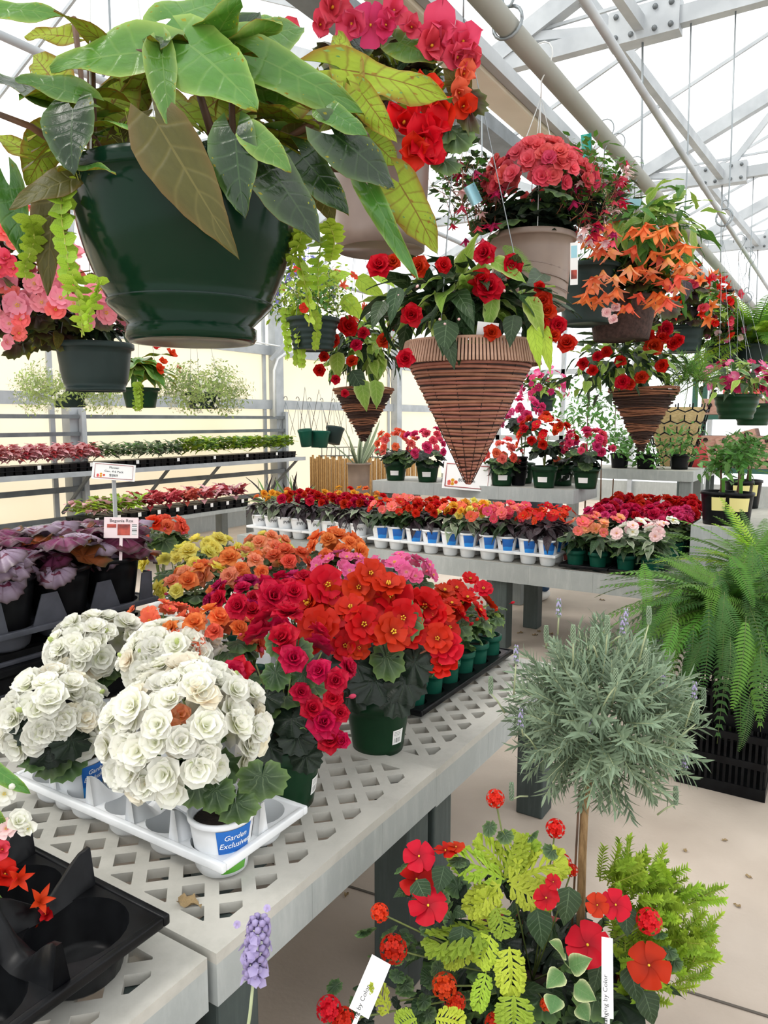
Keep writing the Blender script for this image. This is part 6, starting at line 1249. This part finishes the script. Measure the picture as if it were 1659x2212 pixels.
def cellpack(label, lo, nx, ny, c, kinds, kind, group, h=.05, n=9, tag_=False):
    lo = V(lo); ctr = lo + V((nx * c / 2, ny * c / 2, 0)); p = thing('cell_pack', label, 'cell pack', ctr, group); key = ('cp', nx, ny, c)
    if key not in PK:
        mb = MB()
        for i in range(nx):
            for j in range(ny):
                a = (i - nx / 2) * c + .004; b = (j - ny / 2) * c + .004; e = c - .008; q = .008
                mb.add([(a + q, b + q, 0), (a + e - q, b + q, 0), (a + e - q, b + e - q, 0), (a + q, b + e - q, 0), (a, b, .09), (a + e, b, .09), (a + e, b + e, .09), (a, b + e, .09)], [(3, 2, 1, 0), (0, 1, 5, 4), (1, 2, 6, 5), (2, 3, 7, 6), (3, 0, 4, 7), (4, 5, 6, 7)])
        mb.box((-nx * c / 2 - .01, -ny * c / 2 - .01, .04), (nx * c / 2 + .01, ny * c / 2 + .01, .048)); PK[key] = mb.mesh('cells', 'black_plastic', False)
    put('cells', PK[key], p, None, ctr); fo = put('foliage', pack_mesh(kind, R.randrange(3), nx, ny, c, kinds, h, n), p, None, ctr + V((0, 0, .09))); fo['kind'] = 'stuff'
    if tag_: put('price_tag', MB().box((0, -.02, -.03), (.002, .02, .02)).mesh('price_tag', 'paper', False), p, None, (lo.x + nx * c + .004, ctr.y, lo.z + .07))
    return p
y = 1.3; k = 0
while y < 8.6:
    if y < 5.15: kd = ('pink', ['pinkish', 'pinkish', 'pinkish', 'red'], 'cell pack of pink and rust coleus on the side shelf', 'pink leaved cell packs on the side shelf')
    elif y < 6.5: kd = ('silver', ['grey', 'grey', 'lance'], 'cell pack of silver green succulents on the side shelf', 'silver green cell packs on the side shelf')
    else: kd = ('gold', ['chart', 'chart', 'varieg'], 'cell pack of yellow variegated plants on the side shelf', 'yellow cell packs on the side shelf')
    if not 5.2 < y + .1 < 5.35: cellpack(kd[2], (sx1 - .3, y, sz + .001), 3, 3, .095, kd[1], kd[0], kd[3], .18 if kd[0] != 'gold' else .22, 17, k % 2 == 0)
    y += .31; k += 1
LBZ = UX(430, 1109, -6.0).z
lbn = bench('low grey side bench of lime and red leaved packs', -6.65, -6.0, 4.2, 6.75, LBZ, .04, None, True, 1, False)
y = 4.35; k = 0
while y < 6.5:
    kd = [('limey', ['chart', 'impl', 'pinkish'], 'cell pack of lime leaves with pink spots on the low side bench', 'lime cell packs on the low side bench'), ('redleaf', ['red'], 'cell pack of dark red leaves on the low side bench', 'red leaved cell packs on the low side bench'), ('blushleaf', ['pinkish', 'red'], 'cell pack of pale pink splashed leaves on the low side bench', 'pink splashed cell packs on the low side bench')][min(2, k // 3)]
    cellpack(kd[2], (-6.35, y, LBZ + .002), 3, 2, .11, kd[1], kd[0], kd[3], .14, 14, True); y += .25; k += 1
# ================================================================ by the far side wall: green wall pots, reed roll, sansevieria
for k, (u, v, w_) in enumerate(((660, 945, 30), (690, 948, 46), (722, 940, 40))):
    P_ = U(u, v, 8.2 + .15 * k); r = w_ / 2 / FPX * 8.3; o = thing('wall_pot', ['teal green pot hanging at the shelf end', 'tilted teal green pot hanging between two others', 'grey green pot hanging next to the reed roll'][k], 'pot', P_ - V((0, 0, .1))); T = Matrix.Translation(P_) @ Rx(.15 - .2 * k)
    put('shell', MB().lathe([(0, -.1), (r * .75, -.1), (r * .95, .05), (r * 1.05, .07), (r * 1.05, .09), (r * .9, .08), (r * .7, -.09)], 24).mesh('shell', ['pot_teal', 'pot_teal', 'pot_slate'][k]), o, T)
    tp = UX(u - 10, 862, -7.45); put('hanger_wire', MB().tube([P_ + V((-r, 0, .08)), P_ + V((0, 0, .55)), P_ + V((r, 0, .08))], .004, 4).mesh('hanger_wire', 'wire'), o)
for k in range(6):
    P_ = UX(606 + 26 * k, 862 + 1.2 * k, -7.5); o = thing('hanger_hook', 'spare wire basket hanger hooked on the wall girt', 'hook', P_, 'spare hangers on the wall girt'); put('hook', MB().tube([P_ + V((.1, .04 * math.cos(a), .04 * math.sin(a))) for a in [-.5 + .5 * q for q in range(8)]], .006, 5).mesh('hook', 'steel_dark'), o)
    for s in (-.22, 0, .2): put('strand', MB().tube([P_ + V((.1, .0, -.04)), P_ + V((.12, s, -.55))], .004, 4).mesh('strand', 'wire'), o)
a = UY(672, 1028, 8.6); b_ = UY(900, 1045, 8.6); rl = thing('reed_screen', 'upright roll of tan reed fencing behind the flower benches', 'screen', ((a.x + b_.x) / 2, 8.6, 0))
for k in range(70): x = a.x + (b_.x - a.x) * k / 69; put('reed', MB().tube([(x, 8.6 + .02 * math.sin(k * 2.1), 0), (x, 8.6 + .02 * math.sin(k * 2.1), 1.02 + .03 * math.sin(k * 1.3))], .016, 6).mesh('reed', 'reed'), rl)
wb = thing('wire_basket', 'coarse wire basket on top of the reed roll', 'basket', (a.x + .6, 8.45, 1.0))
for k in range(14): q = a.x + .2 + .08 * k; put('wire_rod', MB().tube([(q, 8.6, 1.02), (q + .02 * math.sin(k), 8.6, 1.16)], .006, 4).mesh('wire_rod', 'steel_dark'), wb)
for z in (1.04, 1.16): put('wire_hoop', MB().tube([(a.x + .15, 8.6, z), (a.x + .8, 8.6, z + .02), (a.x + 1.3, 8.6, z)], .008, 5).mesh('wire_hoop', 'steel_dark'), wb)
P_ = UY(775, 1010, 8.0); o = thing('snake_plant', 'tall grey green snake plant in front of the wall', 'potted plant', (P_.x, P_.y, 0)); pot(o, (P_.x, P_.y, 0), .16, .12, 1.0, 'pot_tan')
for i in range(16): d = hemi(i, 16, 1, .75); put('leaf', leaf('sans'), o, aim(V((P_.x, P_.y, .92)) + d * .04, d, rr(0, 6), (.6, .6, rr(.45, .75))))
# ================================================================ citrus trees, boxes at the far end
def citrus(label, base, h, cr, n, Rp, ph, group=None, tagc=True):
    b = V(base); p = thing('citrus_tree', label, 'tree', b, group); pot(p, b, Rp, Rp * .78, ph, 'black_plastic', .008, .02); c = b + V((0, 0, h))
    put('trunk', MB().tube([b + V((0, 0, ph * .8)), b + V((.01, 0, h * .6)), c], [.01, .008, .005], 6).mesh('trunk', 'stem_brown'), p)
    bush(p, c, int(n * 1.7), ['citrus'], .08, (cr * 1.15, cr), -.8, 1, .2, -.05, 1.0)
    if tagc: put('tag_band', patch(Rp, Rp * .78, ph, -.6, .6, ph * .45, ph * .85, 'tag_yellow', 8), p, Matrix.Translation(b) @ Rz(toward(b, .2)))
    put('ribbon', MB().box((-.01, -.003, 0), (.01, .003, .12)).mesh('ribbon', 'ink_green', False), p, Matrix.Translation(b + V((.03, -.04, ph * .9))) @ Rx(.4))
    return p
ST = bench('pale slatted stand holding black potted citrus', -.86, -.2, 5.2, 6.6, .86, .3, None, True, 6, False)
for lb_, u, vb, t_, Rp, ph, vc, cr in (('leafy citrus in a black pot with a yellow band on the slatted stand', 1532, 1118, 5.0, .12, .22, 1000, .17), ('leafy citrus in a black pot at the corner of the slatted stand', 1588, 1128, 4.9, .11, .22, 985, .17), ('citrus in a black pot behind the banded one', 1560, 1090, 5.9, .11, .22, 980, .17), ('citrus with a yellow price band at the back of the stand', 1610, 1085, 5.9, .12, .22, 970, .18)):
    b = U(u, vb, t_); b.z = .862; b.x = max(b.x, -.72); c = U(u, vc, t_); citrus(lb_, b, max(.4, c.z - b.z), cr, 70, Rp, ph)
for lb_, u, y, vc, cr, z in (('young citrus on the far bench under the twig cone', 1395, 7.8, 985, .2, 1.062), ('young citrus on the far bench next to its pair', 1340, 7.8, 960, .24, 1.062), ('spreading citrus at the end of the far bench', 1470, 7.9, 960, .26, 1.062), ('tall citrus standing on the floor before the far bench', 1270, 7.2, 870, .3, 0), ('citrus standing on the floor by the raised bench end', 1300, 6.9, 940, .28, 0), ('airy citrus against the bright end wall', 1240, 9.5, 900, .4, 0), ('citrus beyond the far bench against the end wall', 1330, 9.6, 870, .4, 0)):
    c = UY(u, vc, y); citrus(lb_, (c.x, y, z), c.z - z, cr, 90, .1 if z else .16, .15 if z else .3, None, False)
def hexbox(label, c, w_, d_, h_, rz=0, tilt=0, dark=False, group=None):
    o = thing('cardboard_box', label, 'box', c, group); T = Matrix.Translation(c) @ Rz(rz) @ Matrix.Rotation(tilt, 4, 'Y'); put('tray_body', MB().box((-w_ / 2, -d_ / 2, 0), (w_ / 2, d_ / 2, h_), 0, None, .004).mesh('tray_body', 'box_hole' if dark else 'box_terracotta', False), o, T)
    for s in (-.28, .28): put('hand_hole', MB().lathe([(0, 0), (.028, 0), (.03, -.003)], 12, 0, (0, 0, 0), Matrix(((1, 0, 0, s * w_), (0, 0, 1, -d_ / 2 - .003), (0, 1, 0, h_ * .6), (0, 0, 0, 1)))).mesh('hand_hole', 'white_mesh' if dark else 'box_hole'), o, T)
    return o
sh = thing('storage_rack', 'dark green rack stacked with terracotta coloured boxes', 'rack', (-.9, 10.6, 0))
for z in (.95, 1.62): put('shelf_board', MB().box((-1.75, 10.2, z - .06), (.4, 11, z)).mesh('shelf_board', 'shelf_green', False), sh)
for x in (-1.72, .35): put('upright', MB().box((x - .03, 10.2, 0), (x + .03, 10.26, 2.6)).mesh('upright', 'shelf_green', False), sh); put('upright', MB().box((x - .03, 10.94, 0), (x + .03, 11, 2.6)).mesh('upright', 'shelf_green', False), sh)
for i in range(3):
    for j in range(4 if i < 2 else 2): hexbox('terracotta cardboard flat in the stack on the green rack', V((-1.45 + j * .46 + .1 * (i % 2), 10.5, .952 + i * .135)), .44, .5, .13, 0, 0, False, 'terracotta flats on the lower rack shelf')
hexbox('terracotta cardboard flat tilted on top of the stack', V((-1.2, 10.45, 1.27)), .46, .5, .12, 0, -.3); hexbox('dark brown cardboard flat on top of the stack', V((-.3, 10.6, 1.23)), .3, .4, .14, 0, 0, True)
for j in range(4): hexbox('terracotta cardboard flat on the upper rack shelf', V((-1.42 + j * .46, 10.5, 1.622)), .45, .5, .2, 0, 0, False, 'terracotta flats on the upper rack shelf')
for j in range(3): hexbox('terracotta cardboard flat on the floor under the rack', V((-1.2 + j * .5, 10.5, .001)), .48, .5, .4, 0, 0, False, 'terracotta flats under the rack')
# honeycomb wire cone lined with straw, red bag
P_ = UY(1462, 880, 8.8); o = thing('wire_cone', 'honeycomb wire basket lined with yellow straw', 'basket', P_ - V((0, 0, .75))); put('straw_lining', MB().lathe([(.12, -.75), (.24, -.3), (.31, 0), (.27, 0), (.1, -.7)], 28).mesh('straw_lining', 'straw'), o, None, P_)
hb = MB()
for r_ in range(6):
    for q in range(14):
        a0 = 2 * PI * (q + .5 * (r_ % 2)) / 14; z_ = -.68 + r_ * .125; rad = lambda z: .13 + .2 * ((z + .75) / .75) ** .8; pt = lambda a, z: ((rad(z) + .012) * math.cos(a), (rad(z) + .012) * math.sin(a), z); e = 2 * PI / 14 / 2
        hb.tube([pt(a0 - e, z_ + .03), pt(a0, z_), pt(a0 + e, z_ + .03)], .009, 4); hb.tube([pt(a0 + e, z_ + .03), pt(a0 + e, z_ + .095)], .009, 4)
put('wire_mesh', hb.mesh('wire_mesh', 'black_plastic'), o, None, P_)
for dx in (0, .9): hookwires(o, P_, .31, 2.84, -1.0, 3) if dx == 0 else None
P_ = UY(1505, 1000, 9.6); o = thing('mesh_bag', 'red mesh bag hanging beside the terracotta boxes', 'bag', (P_.x, P_.y, .95)); put('sack', MB().lathe([(0, 0), (.1, .02), (.13, .12), (.1, .28), (.03, .4), (.06, .46)], 14).mesh('sack', 'ink_red'), o, None, (P_.x, P_.y, .95))
sd = thing('low_stand', 'plain low stand carrying the red bag', 'stand', (P_.x, P_.y, 0)); put('top', MB().box((P_.x - .2, P_.y - .2, .9), (P_.x + .2, P_.y + .2, .948)).mesh('top', 'bench_side', False), sd)
for sx in (-.16, .16):
    for sy in (-.16, .16): put('leg', MB().box((P_.x + sx - .02, P_.y + sy - .02, 0), (P_.x + sx + .02, P_.y + sy + .02, .9)).mesh('leg', 'bench_leg', False), sd)
# debris on the floor
for k, (u, v) in enumerate(((1295, 1295), (1150, 1372), (1165, 1365), (1195, 1370), (1130, 1366), (750, 1928), (1610, 1890), (1560, 1815), (1480, 1840), (1600, 1960))):
    P_ = UZ(u, v, .004); o = put('floor_leaf', leaf('bronze' if k < 5 else 'citrus') if k > 40 else LBL.setdefault('dl', lf_ovate(['dry_leaf'], 9, .6, .1, .3, 0, .05, .1)), None, laid(P_, (math.cos(k), math.sin(k), .05), (0, 0, 1), .05 if k < 5 else .025)); tag(o, 'small dry fallen leaf on the concrete floor', 'leaf', 'fallen leaves on the floor')
